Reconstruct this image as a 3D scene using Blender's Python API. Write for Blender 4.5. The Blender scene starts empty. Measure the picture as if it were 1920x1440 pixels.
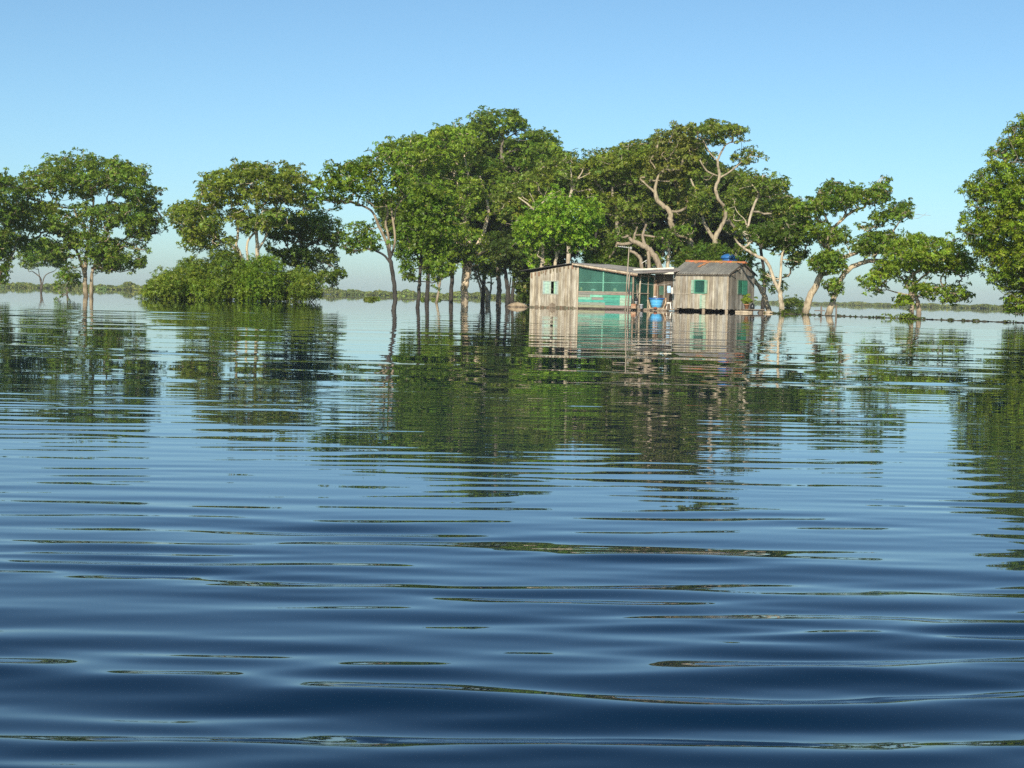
import bpy, math, random
import numpy as np
from mathutils import Vector

R = math.radians
scene = bpy.context.scene
COL = scene.collection

# ------------------------------------------------------------------ camera
F, CX, CY = 2700.0, 960.0, 720.0          # focal length and centre of the photograph in its own pixels
F0 = 1884.0; DK = F / F0                  # distances below were paced out for a shorter lens: DK stretches them
EYE, PITCH, ROLL = 0.70, math.atan(163.5 / F), R(1.25)
cam_d = bpy.data.cameras.new("camera")
cam = bpy.data.objects.new("camera", cam_d)
COL.objects.link(cam)
cr, sr, cp, sp = math.cos(ROLL), math.sin(ROLL), math.cos(PITCH), math.sin(PITCH)
FWD = np.array([0, cp, -sp]); R0 = np.array([1.0, 0, 0]); U0 = np.array([0, sp, cp])
RT = cr * R0 + sr * U0
UP = -sr * R0 + cr * U0
from mathutils import Matrix
m = Matrix(((RT[0], UP[0], -FWD[0], 0), (RT[1], UP[1], -FWD[1], 0), (RT[2], UP[2], -FWD[2], EYE), (0, 0, 0, 1)))
cam.matrix_world = m
cam_d.sensor_width = 36
cam_d.lens = F / 1920 * 36
cam_d.clip_start = 0.05
cam_d.clip_end = 20000
scene.camera = cam

# ------------------------------------------------------------------ world, sun, exposure
SUN_AZ = np.array([-0.22, -0.975]); SUN_AZ /= np.linalg.norm(SUN_AZ)
SUN_EL = R(24)
world = bpy.data.worlds.new("World"); scene.world = world
world.use_nodes = True
wn = world.node_tree.nodes; wl = world.node_tree.links
bg = wn["Background"]
sky = wn.new("ShaderNodeTexSky")
sky.sky_type = 'NISHITA'
sky.sun_disc = False
sky.sun_elevation = SUN_EL
sky.sun_rotation = math.atan2(SUN_AZ[0], SUN_AZ[1])
sky.altitude = 0; sky.air_density = 0.75; sky.dust_density = 0.85; sky.ozone_density = 3.2
wb = wn.new("ShaderNodeMix"); wb.data_type = 'RGBA'; wb.blend_type = 'MULTIPLY'; wb.inputs[0].default_value = 1.0
wb.inputs[7].default_value = (0.955, 1.115, 1.05, 1)          # the camera's slightly cyan white balance
wl.new(sky.outputs[0], wb.inputs[6]); wl.new(wb.outputs[2], bg.inputs[0])
bg.inputs[1].default_value = 0.12
sd = bpy.data.lights.new("sun", 'SUN'); so = bpy.data.objects.new("sun", sd); COL.objects.link(so)
sd.energy = 5.0; sd.angle = R(0.5); sd.color = (1.0, 0.90, 0.76)
sv = Vector((SUN_AZ[0] * math.cos(SUN_EL), SUN_AZ[1] * math.cos(SUN_EL), math.sin(SUN_EL)))
so.rotation_euler = sv.to_track_quat('Z', 'Y').to_euler()
scene.view_settings.view_transform = 'Standard'
scene.view_settings.look = 'None'
scene.view_settings.exposure = 0.15
scene.view_settings.gamma = 1.0
try:
    scene.cycles.max_bounces = 8
    scene.cycles.transparent_max_bounces = 12
    scene.cycles.use_denoising = False
except Exception:
    pass

# ------------------------------------------------------------------ helpers
def ray(px, py):
    return FWD + (px - CX) / F * RT - (py - CY) / F * UP

def P(px, py, Y):
    """the point that lies Y metres ahead along the pixel's ray"""
    r = ray(px, py); Y = Y * DK
    k = Y / r[1]
    return np.array([r[0] * k, Y, EYE + r[2] * k])

def PH(px, py, d):
    """the same for things on the house raft, whose own depth is not stretched"""
    return P(px, py, (70.0 * DK + d - 70.0) / DK)

def link(name, me, mat=None, parent=None):
    o = bpy.data.objects.new(name, me)
    COL.objects.link(o)
    if mat is not None:
        me.materials.append(mat)
    if parent is not None:
        o.parent = parent
    return o

def np_mesh(name, V, Q, tint=None, smooth=False):
    me = bpy.data.meshes.new(name)
    V = np.ascontiguousarray(V, dtype=np.float32); Q = np.ascontiguousarray(Q, dtype=np.int32)
    n, k = Q.shape
    me.vertices.add(len(V)); me.vertices.foreach_set("co", V.ravel())
    me.loops.add(n * k); me.loops.foreach_set("vertex_index", Q.ravel())
    me.polygons.add(n)
    me.polygons.foreach_set("loop_start", np.arange(0, n * k, k, dtype=np.int32))
    me.polygons.foreach_set("loop_total", np.full(n, k, dtype=np.int32))
    if smooth:
        me.polygons.foreach_set("use_smooth", np.ones(n, dtype=bool))
    if tint is not None:
        a = me.color_attributes.new("tint", 'FLOAT_COLOR', 'POINT')
        t = np.ones((len(V), 4), dtype=np.float32); t[:, :3] = tint
        a.data.foreach_set("color", t.ravel())
    me.update(calc_edges=True)
    return me

def tag(o, label=None, cat=None, group=None, kind=None):
    if label: o['label'] = label
    if cat: o['category'] = cat
    if group: o['group'] = group
    if kind: o['kind'] = kind
    return o

def empty(name, loc, label=None, cat=None, group=None, rz=0):
    o = bpy.data.objects.new(name, None)
    COL.objects.link(o)
    o.location = [float(v) for v in loc]; o.rotation_euler = (0, 0, rz)
    o.empty_display_size = 0.2
    return tag(o, label, cat, group)

class MB:
    """collects boxes, tubes and rings with a tint per vertex"""
    def __init__(s): s.v = []; s.f = []; s.t = []; s.n = 0; s.sm = []
    def add(s, v, f, tint=(1, 1, 1), smooth=False):
        v = np.asarray(v, float)
        s.v.append(v); s.f += [tuple(i + s.n for i in q) for q in f]; s.sm += [smooth] * len(f)
        s.t.append(np.tile(np.asarray(tint, float), (len(v), 1))); s.n += len(v)
        return s
    def box(s, lo, hi, tint=(1, 1, 1)):
        x0, y0, z0 = lo; x1, y1, z1 = hi
        v = [(x0, y0, z0), (x1, y0, z0), (x1, y1, z0), (x0, y1, z0), (x0, y0, z1), (x1, y0, z1), (x1, y1, z1), (x0, y1, z1)]
        return s.hexa(v, tint)
    def hexa(s, v, tint=(1, 1, 1)):
        return s.add(v, [(3, 2, 1, 0), (4, 5, 6, 7), (0, 1, 5, 4), (1, 2, 6, 5), (2, 3, 7, 6), (3, 0, 4, 7)], tint)
    def beam(s, a, b, w, h, tint=(1, 1, 1)):
        a = np.asarray(a, float); b = np.asarray(b, float)
        d = b - a; d /= np.linalg.norm(d)
        up = np.array([0, 0, 1.0]) if abs(d[2]) < 0.95 else np.array([0, 1.0, 0])
        x = np.cross(d, up); x /= np.linalg.norm(x); y = np.cross(x, d)
        x *= w / 2; y *= h / 2
        v = [a - x - y, a + x - y, a + x + y, a - x + y, b - x - y, b + x - y, b + x + y, b - x + y]
        return s.hexa(v, tint)
    def tube(s, pts, rad, sides=8, tint=(1, 1, 1), caps=True, rough=0.0, rng=None):
        pts = np.asarray(pts, float); n = len(pts)
        rad = np.full(n, rad) if np.isscalar(rad) else np.asarray(rad, float)
        T = np.gradient(pts, axis=0); T /= np.maximum(np.linalg.norm(T, axis=1, keepdims=True), 1e-9)
        ref = np.array([0.0, 1.0, 0.0]) if abs(T[0, 1]) < 0.9 else np.array([1.0, 0, 0])
        ang = np.linspace(0, 2 * math.pi, sides, endpoint=False)
        vs = []
        for i in range(n):
            x = np.cross(T[i], ref); x /= max(np.linalg.norm(x), 1e-9); y = np.cross(T[i], x)
            ref = -np.cross(T[i], x) * -1 if False else ref
            rr = rad[i] * (1 + (rng.uniform(-rough, rough, sides) if rng is not None and rough else np.zeros(sides)))
            vs.append(pts[i] + np.outer(np.cos(ang) * rr, x) + np.outer(np.sin(ang) * rr, y))
        v = np.vstack(vs)
        f = []
        for i in range(n - 1):
            for k in range(sides):
                k2 = (k + 1) % sides
                f.append((i * sides + k, i * sides + k2, (i + 1) * sides + k2, (i + 1) * sides + k))
        if caps:
            f.append(tuple(range(sides))[::-1]); f.append(tuple((n - 1) * sides + k for k in range(sides)))
        return s.add(v, f, tint, True)
    def lathe(s, prof, c=(0, 0, 0), sides=28, tint=(1, 1, 1)):
        ang = np.linspace(0, 2 * math.pi, sides, endpoint=False)
        v = []
        for r, z in prof:
            v += [(c[0] + r * math.cos(a), c[1] + r * math.sin(a), c[2] + z) for a in ang]
        f = []
        for i in range(len(prof) - 1):
            for k in range(sides):
                k2 = (k + 1) % sides
                f.append((i * sides + k, i * sides + k2, (i + 1) * sides + k2, (i + 1) * sides + k))
        return s.add(v, f, tint, True)
    def build(s, name, mat, parent=None):
        me = bpy.data.meshes.new(name)
        V = np.vstack(s.v)
        me.from_pydata(V.tolist(), [], s.f)
        a = me.color_attributes.new("tint", 'FLOAT_COLOR', 'POINT')
        t = np.ones((len(V), 4), dtype=np.float32); t[:, :3] = np.vstack(s.t)
        a.data.foreach_set("color", t.ravel())
        me.polygons.foreach_set("use_smooth", np.array(s.sm, dtype=bool))
        me.update()
        return link(name, me, mat, parent)

# ------------------------------------------------------------------ materials
def new_mat(name):
    mt = bpy.data.materials.new(name); mt.use_nodes = True
    nt = mt.node_tree
    return mt, nt.nodes, nt.links, nt.nodes["Principled BSDF"], nt.nodes["Material Output"]

def noise_of(n, l, scale, vec_scale=(1, 1, 1), detail=4, coord='Object', rough=0.55):
    tc = n.new("ShaderNodeTexCoord"); mp = n.new("ShaderNodeMapping"); ns = n.new("ShaderNodeTexNoise")
    mp.inputs['Scale'].default_value = vec_scale
    ns.inputs['Scale'].default_value = scale; ns.inputs['Detail'].default_value = detail; ns.inputs['Roughness'].default_value = rough
    l.new(tc.outputs[coord], mp.inputs[0]); l.new(mp.outputs[0], ns.inputs['Vector'])
    return ns

def ramp(n, l, src, stops):
    r = n.new("ShaderNodeValToRGB"); e = r.color_ramp.elements
    while len(e) < len(stops): e.new(0.5)
    for k, (p, c) in zip(e, stops):
        k.position = p; k.color = (*c, 1)
    l.new(src, r.inputs[0])
    return r

def mul(n, l, a, b, fac=1.0, mode='MULTIPLY'):
    x = n.new("ShaderNodeMix"); x.data_type = 'RGBA'; x.blend_type = mode
    x.inputs[0].default_value = fac
    l.new(a, x.inputs[6])
    if hasattr(b, 'is_linked') or hasattr(b, 'links'): l.new(b, x.inputs[7])
    else: x.inputs[7].default_value = (*b, 1)
    return x.outputs[2]

def attr(n):
    a = n.new("ShaderNodeAttribute"); a.attribute_name = "tint"; return a.outputs['Color']

def leaf_material():
    mt, n, l, b, out = new_mat("leaf")
    c = attr(n)
    l.new(c, b.inputs['Base Color'])
    b.inputs['Roughness'].default_value = 0.42
    b.inputs['Specular IOR Level'].default_value = 0.32
    tr = n.new("ShaderNodeBsdfTranslucent")
    c2 = mul(n, l, c, (1.5, 1.6, 0.7))
    l.new(c2, tr.inputs[0])
    mx = n.new("ShaderNodeMixShader"); mx.inputs[0].default_value = 0.33
    l.new(b.outputs[0], mx.inputs[1]); l.new(tr.outputs[0], mx.inputs[2]); l.new(mx.outputs[0], out.inputs[0])
    return mt

def bark_material():
    mt, n, l, b, out = new_mat("bark")
    ns = noise_of(n, l, 3.0, (2.2, 2.2, 0.5), 6)
    r = ramp(n, l, ns.outputs[0], [(0.3, (0.45, 0.42, 0.38)), (0.5, (0.92, 0.92, 0.92)), (0.75, (1.2, 1.16, 1.08))])
    bl = noise_of(n, l, 1.1, (1, 1, 0.8), 5)
    r2 = ramp(n, l, bl.outputs[0], [(0.36, (0.48, 0.47, 0.42)), (0.48, (1, 1, 1)), (0.62, (1, 1, 1)), (0.72, (1.18, 1.2, 1.18))])
    l.new(mul(n, l, mul(n, l, attr(n), r.outputs[0]), r2.outputs[0]), b.inputs['Base Color'])
    b.inputs['Roughness'].default_value = 0.85
    bp = n.new("ShaderNodeBump"); bp.inputs['Strength'].default_value = 0.6; bp.inputs['Distance'].default_value = 0.04
    l.new(ns.outputs[0], bp.inputs['Height']); l.new(bp.outputs[0], b.inputs['Normal'])
    return mt

def wood_material(name, zs=0.25, rough=0.8):
    """weathered boards: tint of the board times long grain streaks"""
    mt, n, l, b, out = new_mat(name)
    a = noise_of(n, l, 14.0, (1, 1, zs * 0.3), 5)
    g = noise_of(n, l, 1.6, (1.4, 1.4, 0.7), 4)
    r1 = ramp(n, l, a.outputs[0], [(0.32, (0.50, 0.46, 0.42)), (0.5, (0.95, 0.94, 0.93)), (0.72, (1.12, 1.12, 1.12))])
    r2 = ramp(n, l, g.outputs[0], [(0.35, (0.72, 0.68, 0.62)), (0.6, (1.05, 1.05, 1.05))])
    c = mul(n, l, attr(n), r1.outputs[0]); c = mul(n, l, c, r2.outputs[0])
    l.new(c, b.inputs['Base Color']); b.inputs['Roughness'].default_value = rough
    bp = n.new("ShaderNodeBump"); bp.inputs['Strength'].default_value = 0.4; bp.inputs['Distance'].default_value = 0.01
    l.new(a.outputs[0], bp.inputs['Height']); l.new(bp.outputs[0], b.inputs['Normal'])
    return mt

def board_material(name):
    """painted boards laid flat: worn patches of bare wood"""
    mt, n, l, b, out = new_mat(name)
    a = noise_of(n, l, 5.0, (0.6, 0.6, 4.0), 6)
    r = ramp(n, l, a.outputs[0], [(0.30, (0.55, 0.55, 0.52)), (0.5, (1, 1, 1)), (0.8, (1.2, 1.15, 1.1))])
    l.new(mul(n, l, attr(n), r.outputs[0]), b.inputs['Base Color'])
    b.inputs['Roughness'].default_value = 0.7
    return mt

def roof_material():
    mt, n, l, b, out = new_mat("roof_sheet")
    a = noise_of(n, l, 1.3, (1, 0.4, 1), 6)
    g = noise_of(n, l, 9.0, (1, 0.3, 1), 4)
    r = ramp(n, l, a.outputs[0], [(0.3, (0.55, 0.55, 0.55)), (0.55, (1, 1, 1)), (0.8, (1.2, 1.18, 1.1))])
    r2 = ramp(n, l, g.outputs[0], [(0.3, (0.75, 0.75, 0.75)), (0.6, (1.05, 1.05, 1.05))])
    c = mul(n, l, mul(n, l, attr(n), r.outputs[0]), r2.outputs[0])
    l.new(c, b.inputs['Base Color']); b.inputs['Roughness'].default_value = 0.75
    return mt

def plain_material(name, rough=0.5, spec=0.5, var=0.25, metal=0.0):
    mt, n, l, b, out = new_mat(name)
    a = noise_of(n, l, 6.0, (1, 1, 1), 5)
    r = ramp(n, l, a.outputs[0], [(0.3, (1 - var,) * 3), (0.7, (1 + var * 0.4,) * 3)])
    l.new(mul(n, l, attr(n), r.outputs[0]), b.inputs['Base Color'])
    b.inputs['Roughness'].default_value = rough; b.inputs['Specular IOR Level'].default_value = spec
    b.inputs['Metallic'].default_value = metal
    return mt

def net_material(name, col, clear):
    mt, n, l, b, out = new_mat(name)
    a = noise_of(n, l, 1.2, (1, 1, 0.5), 4)
    r = ramp(n, l, a.outputs[0], [(0.3, (0.7, 0.7, 0.7)), (0.7, (1.15, 1.15, 1.15))])
    rgb = n.new("ShaderNodeRGB"); rgb.outputs[0].default_value = (*col, 1)
    c = mul(n, l, rgb.outputs[0], r.outputs[0])
    l.new(c, b.inputs['Base Color']); b.inputs['Roughness'].default_value = 0.7
    tr = n.new("ShaderNodeBsdfTransparent"); tr.inputs[0].default_value = (0.75, 1, 0.9, 1)
    mx = n.new("ShaderNodeMixShader"); mx.inputs[0].default_value = clear
    l.new(b.outputs[0], mx.inputs[1]); l.new(tr.outputs[0], mx.inputs[2]); l.new(mx.outputs[0], out.inputs[0])
    return mt

def water_material():
    mt, n, l, b, out = new_mat("lake_water")
    b.inputs['Base Color'].default_value = (0.0015, 0.015, 0.040, 1)
    b.inputs['Roughness'].default_value = 0.015
    b.inputs['IOR'].default_value = 1.45
    b.inputs['Specular IOR Level'].default_value = 0.5
    return mt

M_LEAF = leaf_material(); M_BARK = bark_material()
M_WOOD = wood_material("weathered_wood"); M_BOARD = board_material("painted_board")
M_ROOF = roof_material(); M_PLAIN = plain_material("painted_surface", 0.55)
M_PLASTIC = plain_material("plastic", 0.35, 0.5, 0.12); M_CLOTH = plain_material("cloth", 0.95, 0.1, 0.2)
M_CLAY = plain_material("clay", 0.85, 0.2, 0.3); M_METAL = plain_material("grey_metal", 0.45, 0.5, 0.2, 0.6)
M_NET = net_material("green_netting", (0.080, 0.25, 0.19), 0.48)
M_NET_DARK = net_material("dark_green_netting", (0.012, 0.10, 0.075), 0.30)
M_WATER = water_material()

# ------------------------------------------------------------------ water: real waves, finer near the boat
def build_water():
    rng = np.random.default_rng(7)
    ds = []
    d = 0.6
    while d < 200:
        ds.append(d)
        if d < 5: d += 0.012
        elif d < 14: d += 0.012 + (d - 5) * 0.0026
        elif d < 40: d += 0.035 + (d - 14) * 0.0016
        else: d += 0.077 + (d - 40) * 0.0014
    while d < 2600:
        ds.append(d); d *= 1.06
    ds = np.array(ds); step = np.gradient(ds)
    us = np.linspace(-0.62, 0.62, 480)
    Y = np.repeat(ds[:, None], len(us), 1); X = (Y + 5.0) * us[None, :]
    Z = np.zeros_like(X)
    # waves: crests nearly square to the view, short near waves and longer ones under them
    comp = []
    def band(l0, l1, n, w, spread, mean):
        for _ in range(n):
            lam = math.exp(rng.uniform(math.log(l0), math.log(l1)))
            comp.append((lam, rng.normal(mean, spread), w / math.sqrt(n), rng.uniform(0, 6.283)))
    band(0.13, 0.19, 18, 0.60, R(8), R(93))
    band(0.19, 0.30, 20, 0.74, R(8), R(92))
    band(0.30, 0.60, 16, 0.42, R(8), R(91))
    band(0.65, 1.60, 14, 0.24, R(8), R(90))
    band(1.60, 4.0, 8, 0.07, R(10), R(88))
    S = np.maximum(0.038 * np.minimum(1.0, (2.9 / ds) ** 1.95), 0.0024 * (14 / np.maximum(ds, 14)) ** 0.8)
    S = np.maximum(S, 0.0011) * np.where(ds > 210, np.exp(-(ds - 210) / 60), 1.0)
    # slow patches of rougher and calmer water
    g = np.zeros_like(X)
    for lx, ly, w in ((2.6, .85, .5), (4.5, 1.9, .6), (9, 4.2, .6), (17, 9.5, .6), (30, 23, .6)):
        for q in range(2):
            g += w * np.sin(6.283 * (X / lx * rng.choice([-1, 1]) * rng.uniform(.7, 1.4) + Y / ly * rng.uniform(.8, 1.25)) + rng.uniform(0, 6.28))
    env = np.exp(0.40 * g - 0.12)
    patch = env * (1 + 0.30 * np.sin(X * 0.55 + 0.7 * np.sin(Y * 0.31) + 1.0) * np.sin(Y * 0.75 + 0.35 * X + 0.4)
             + 0.30 * np.sin(X * 0.11 + 1.3) * np.sin(Y * 0.17 + 0.05 * X))
    # longer, gentler ripples that band the reflections farther out
    S2 = 0.0028 * np.clip((ds - 7) / 8, 0, 1) * np.clip((75 - ds) / 45, 0, 1)
    nshort = len(comp)
    band(0.9, 1.5, 10, 0.8, R(5), R(91)); band(1.5, 2.8, 12, 0.9, R(4), R(90)); band(2.8, 4.5, 8, 0.7, R(4), R(89))
    for wi, (lam, th, w, ph) in enumerate(comp):
        S_ = S if wi < nshort else S2
        k = 2 * math.pi / lam
        fade = np.clip((lam / step - 4.5) / 4.0, 0, 1)
        a = w * math.sqrt(2) * S_ * fade / k
        if not (a > 1e-7).any(): continue
        rows = np.where(a > 1e-7)[0][-1] + 1
        arg = k * (math.cos(th) * X[:rows] + math.sin(th) * Y[:rows]) + ph
        Z[:rows] += a[:rows, None] * (np.cos(arg) + 0.18 * np.cos(2 * arg))
    Z *= np.clip(patch, 0.12, 3.2)
    edge = np.clip((0.62 - np.abs(us)) / 0.05, 0, 1)
    Z *= edge[None, :]
    Z[0] = 0
    nr, nc = X.shape
    V = np.stack([X, Y, Z], -1).reshape(-1, 3)
    idx = np.arange(nr * nc).reshape(nr, nc)
    Q = np.stack([idx[:-1, :-1], idx[:-1, 1:], idx[1:, 1:], idx[1:, :-1]], -1).reshape(-1, 4)
    # the rest of the lake, to the sides and behind
    far = ds[-1]; n0 = len(V)
    xl, xr = -0.62, 0.62
    wn_, wf_ = ds[0] + 5.0, far + 5.0
    extra = np.array([[xl * wn_, ds[0], 0], [xr * wn_, ds[0], 0], [xr * wf_, far, 0], [xl * wf_, far, 0],
                      [-far, ds[0], 0], [far, ds[0], 0], [far, far, 0], [-far, far, 0], [-far, -far, 0], [far, -far, 0],
                      [xl * wn_, -far, 0], [xr * wn_, -far, 0]], float)
    eq = np.array([[0, 3, 7, 4], [5, 6, 2, 1], [8, 10, 0, 4], [10, 11, 1, 0], [11, 9, 5, 1]]) + n0
    V = np.vstack([V, extra]); Q = np.vstack([Q, eq])
    me = np_mesh("water", V, Q, smooth=True)
    o = link("water", me, M_WATER)
    tag(o, "rippled dark blue lake water mirroring the trees and sky", kind="structure")
build_water()

# ------------------------------------------------------------------ foliage and trees
def inside(poly, x, y):
    n = len(poly); r = np.zeros(len(x), bool)
    for i in range(n):
        x1, y1 = poly[i]; x2, y2 = poly[(i + 1) % n]
        if y1 == y2: continue
        c = ((y1 > y) != (y2 > y)) & (x < (x2 - x1) * (y - y1) / (y2 - y1) + x1)
        r ^= c
    return r

def edge_dist(poly, x, y):
    p = np.stack([x, y], -1); best = np.full(len(x), 1e9)
    n = len(poly)
    for i in range(n):
        a = np.array(poly[i], float); b = np.array(poly[(i + 1) % n], float)
        ab = b - a; t = np.clip(((p - a) @ ab) / max(ab @ ab, 1e-9), 0, 1)
        best = np.minimum(best, np.linalg.norm(p - a - t[:, None] * ab, axis=1))
    return best

def lobes_in(poly, d, lr, dens, thick, rng, dd=0.0, vflat=0.7):
    """centres and radii of leaf clumps filling a crown whose outline at distance d is poly"""
    poly = [tuple(map(float, p)) for p in poly]
    lr = lr * 0.8
    xs = [p[0] for p in poly]; ys = [p[1] for p in poly]
    area = 0.5 * abs(sum(xs[i] * ys[(i + 1) % len(poly)] - xs[(i + 1) % len(poly)] * ys[i] for i in range(len(poly))))
    s = d / F0
    am2 = area * s * s
    want = int(1.7 * dens * am2 / (lr * lr)) + 3
    n = want * 14
    x = rng.uniform(min(xs), max(xs), n); y = rng.uniform(min(ys), max(ys), n)
    k = inside(poly, x, y); x, y = x[k], y[k]
    e = edge_dist(poly, x, y) * s
    k = e > 0.12 * lr; x, y, e = x[k], y[k], e[k]
    emax = max(e.max(), 0.3)
    T = thick * np.sqrt(np.clip(e / emax, 0.05, 1))
    z = rng.uniform(-1, 1, len(x)); z = np.sign(z) * np.abs(z) ** 0.7 * T
    rad = np.clip(e * 1.3, 0.5 * lr, lr) * rng.uniform(0.7, 1.2, len(x))
    c = np.array([P(a, b, d + dd + q) for a, b, q in zip(x, y, z)]).reshape(-1, 3)
    keep = []
    for i in range(len(c)):
        if len(keep) >= want: break
        if keep:
            dist = np.linalg.norm(c[keep] - c[i], axis=1)
            if (dist < 0.62 * np.minimum(rad[keep], rad[i]) * 1.3).any(): continue
        keep.append(i)
    c, rad = c[keep], rad[keep]
    # stray sprigs beyond the outline
    m = 8 * want
    x = rng.uniform(min(xs) - lr / s, max(xs) + lr / s, m); y = rng.uniform(min(ys) - lr / s, max(ys) + lr / s, m)
    k = (~inside(poly, x, y)) & (edge_dist(poly, x, y) * s < 0.55 * lr)
    x, y = x[k][:want // 8], y[k][:want // 8]
    if len(x):
        z = rng.uniform(-0.6, 0.6, len(x)) * thick
        c = np.vstack([c, np.array([P(a, b, d + dd + q) for a, b, q in zip(x, y, z)])])
        rad = np.concatenate([rad, lr * rng.uniform(0.28, 0.5, len(x))])
    return c, rad

def leaves_for(c, rad, per_m2, leaf, rng, base, flat=0.65, droop=0.0, wid=0.55, var=0.22):
    base = np.array(base) * np.array([1.95, 1.84, 0.80]); leaf = leaf * 0.78
    cnt = np.maximum(4, (2.75 * per_m2 * rad * rad * rng.uniform(0.75, 1.25, len(rad))).astype(int))
    ci = np.repeat(np.arange(len(c)), cnt); n = len(ci)
    d = rng.normal(size=(n, 3)); d[:, 2] = d[:, 2] * 0.8 + 0.35
    d /= np.linalg.norm(d, axis=1, keepdims=True)
    q = rng.uniform(0.45, 1.08, n) ** 0.6
    p = c[ci] + d * (rad[ci] * q)[:, None] * np.array([1.1, 1.1, flat])
    nrm = d * 0.8 + np.array([0, 0, 0.55]) + rng.normal(size=(n, 3)) * 0.35
    nrm /= np.linalg.norm(nrm, axis=1, keepdims=True)
    K = 6
    ref = rng.normal(size=(n, 3)); a1 = np.cross(nrm, ref); a1 /= np.linalg.norm(a1, axis=1, keepdims=True)
    a2 = np.cross(nrm, a1)
    ang = rng.uniform(0, 6.28, n)[:, None] + np.arange(K)[None] * (6.283 / K) + rng.normal(size=(n, K)) * 0.3
    dirs = np.cos(ang)[..., None] * a1[:, None] + np.sin(ang)[..., None] * a2[:, None] + nrm[:, None] * rng.uniform(-0.1, 0.75, (n, K))[..., None]
    dirs[..., 2] -= droop
    dirs /= np.linalg.norm(dirs, axis=-1, keepdims=True)
    L = leaf * rng.uniform(0.65, 1.25, (n, K))
    up = nrm[:, None] + rng.normal(size=(n, K, 3)) * 0.3
    side = np.cross(dirs, up); side /= np.maximum(np.linalg.norm(side, axis=-1, keepdims=True), 1e-6)
    lift = np.cross(side, dirs)
    o = p[:, None]
    W = (L * wid)[..., None] * 0.5; Lx = L[..., None]
    v0 = o + dirs * Lx * 0.05; v2 = o + dirs * Lx - lift * Lx * 0.12
    mid = o + dirs * Lx * 0.55 + lift * Lx * 0.06
    v1 = mid + side * W; v3 = mid - side * W
    V = np.stack([v0, v1, v2, v3], 2).reshape(-1, 3)
    Q = np.arange(len(V)).reshape(-1, 4)
    # leaf colour: clump hue, rosette hue, leaf hue
    cl = rng.normal(size=(len(c), 1)) * var * 0.55
    hue = rng.normal(size=(len(c), 1)) * 0.07
    tl = cl[ci] + rng.normal(size=(n, 1)) * var * 0.6
    tl = np.repeat(tl, K, 0) + rng.normal(size=(n * K, 1)) * var * 0.45
    hh = np.repeat(hue[ci] + rng.normal(size=(n, 1)) * 0.06, K, 0)
    col = np.array(base)[None] * np.exp(tl) * np.concatenate([np.exp(hh), np.ones_like(hh), np.exp(-hh)], 1)
    yel = rng.uniform(size=(n * K, 1)) < 0.02
    col = np.where(yel, np.array([[0.28, 0.24, 0.07]]), col)
    return V, Q, np.repeat(np.clip(col, 0.004, 0.6), 4, 0)

def smooth_path(pts, rad, per=5, rng=None, jit=0.0):
    pts = np.asarray(pts, float); rad = np.asarray(rad, float)
    if len(pts) < 3:
        t = np.linspace(0, 1, per + 1)[:, None]
        return pts[0] * (1 - t) + pts[-1] * t, np.linspace(rad[0], rad[-1], per + 1)
    ext = np.vstack([2 * pts[0] - pts[1], pts, 2 * pts[-1] - pts[-2]])
    out = []; ro = []
    for i in range(len(pts) - 1):
        p0, p1, p2, p3 = ext[i:i + 4]
        for t in np.linspace(0, 1, per, endpoint=False):
            out.append(0.5 * ((2 * p1) + (-p0 + p2) * t + (2 * p0 - 5 * p1 + 4 * p2 - p3) * t * t + (-p0 + 3 * p1 - 3 * p2 + p3) * t ** 3))
            ro.append(rad[i] * (1 - t) + rad[i + 1] * t)
    out.append(pts[-1]); ro.append(rad[-1])
    out = np.array(out); ro = np.array(ro)
    if rng is not None and jit:
        j = rng.normal(size=out.shape) * jit * ro[:, None]; j[0] = 0
        out = out + j
    return out, ro

PALE = (0.50, 0.43, 0.31); TAN = (0.36, 0.30, 0.205); GREY = (0.20, 0.175, 0.135); DARK = (0.055, 0.05, 0.042)

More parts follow.
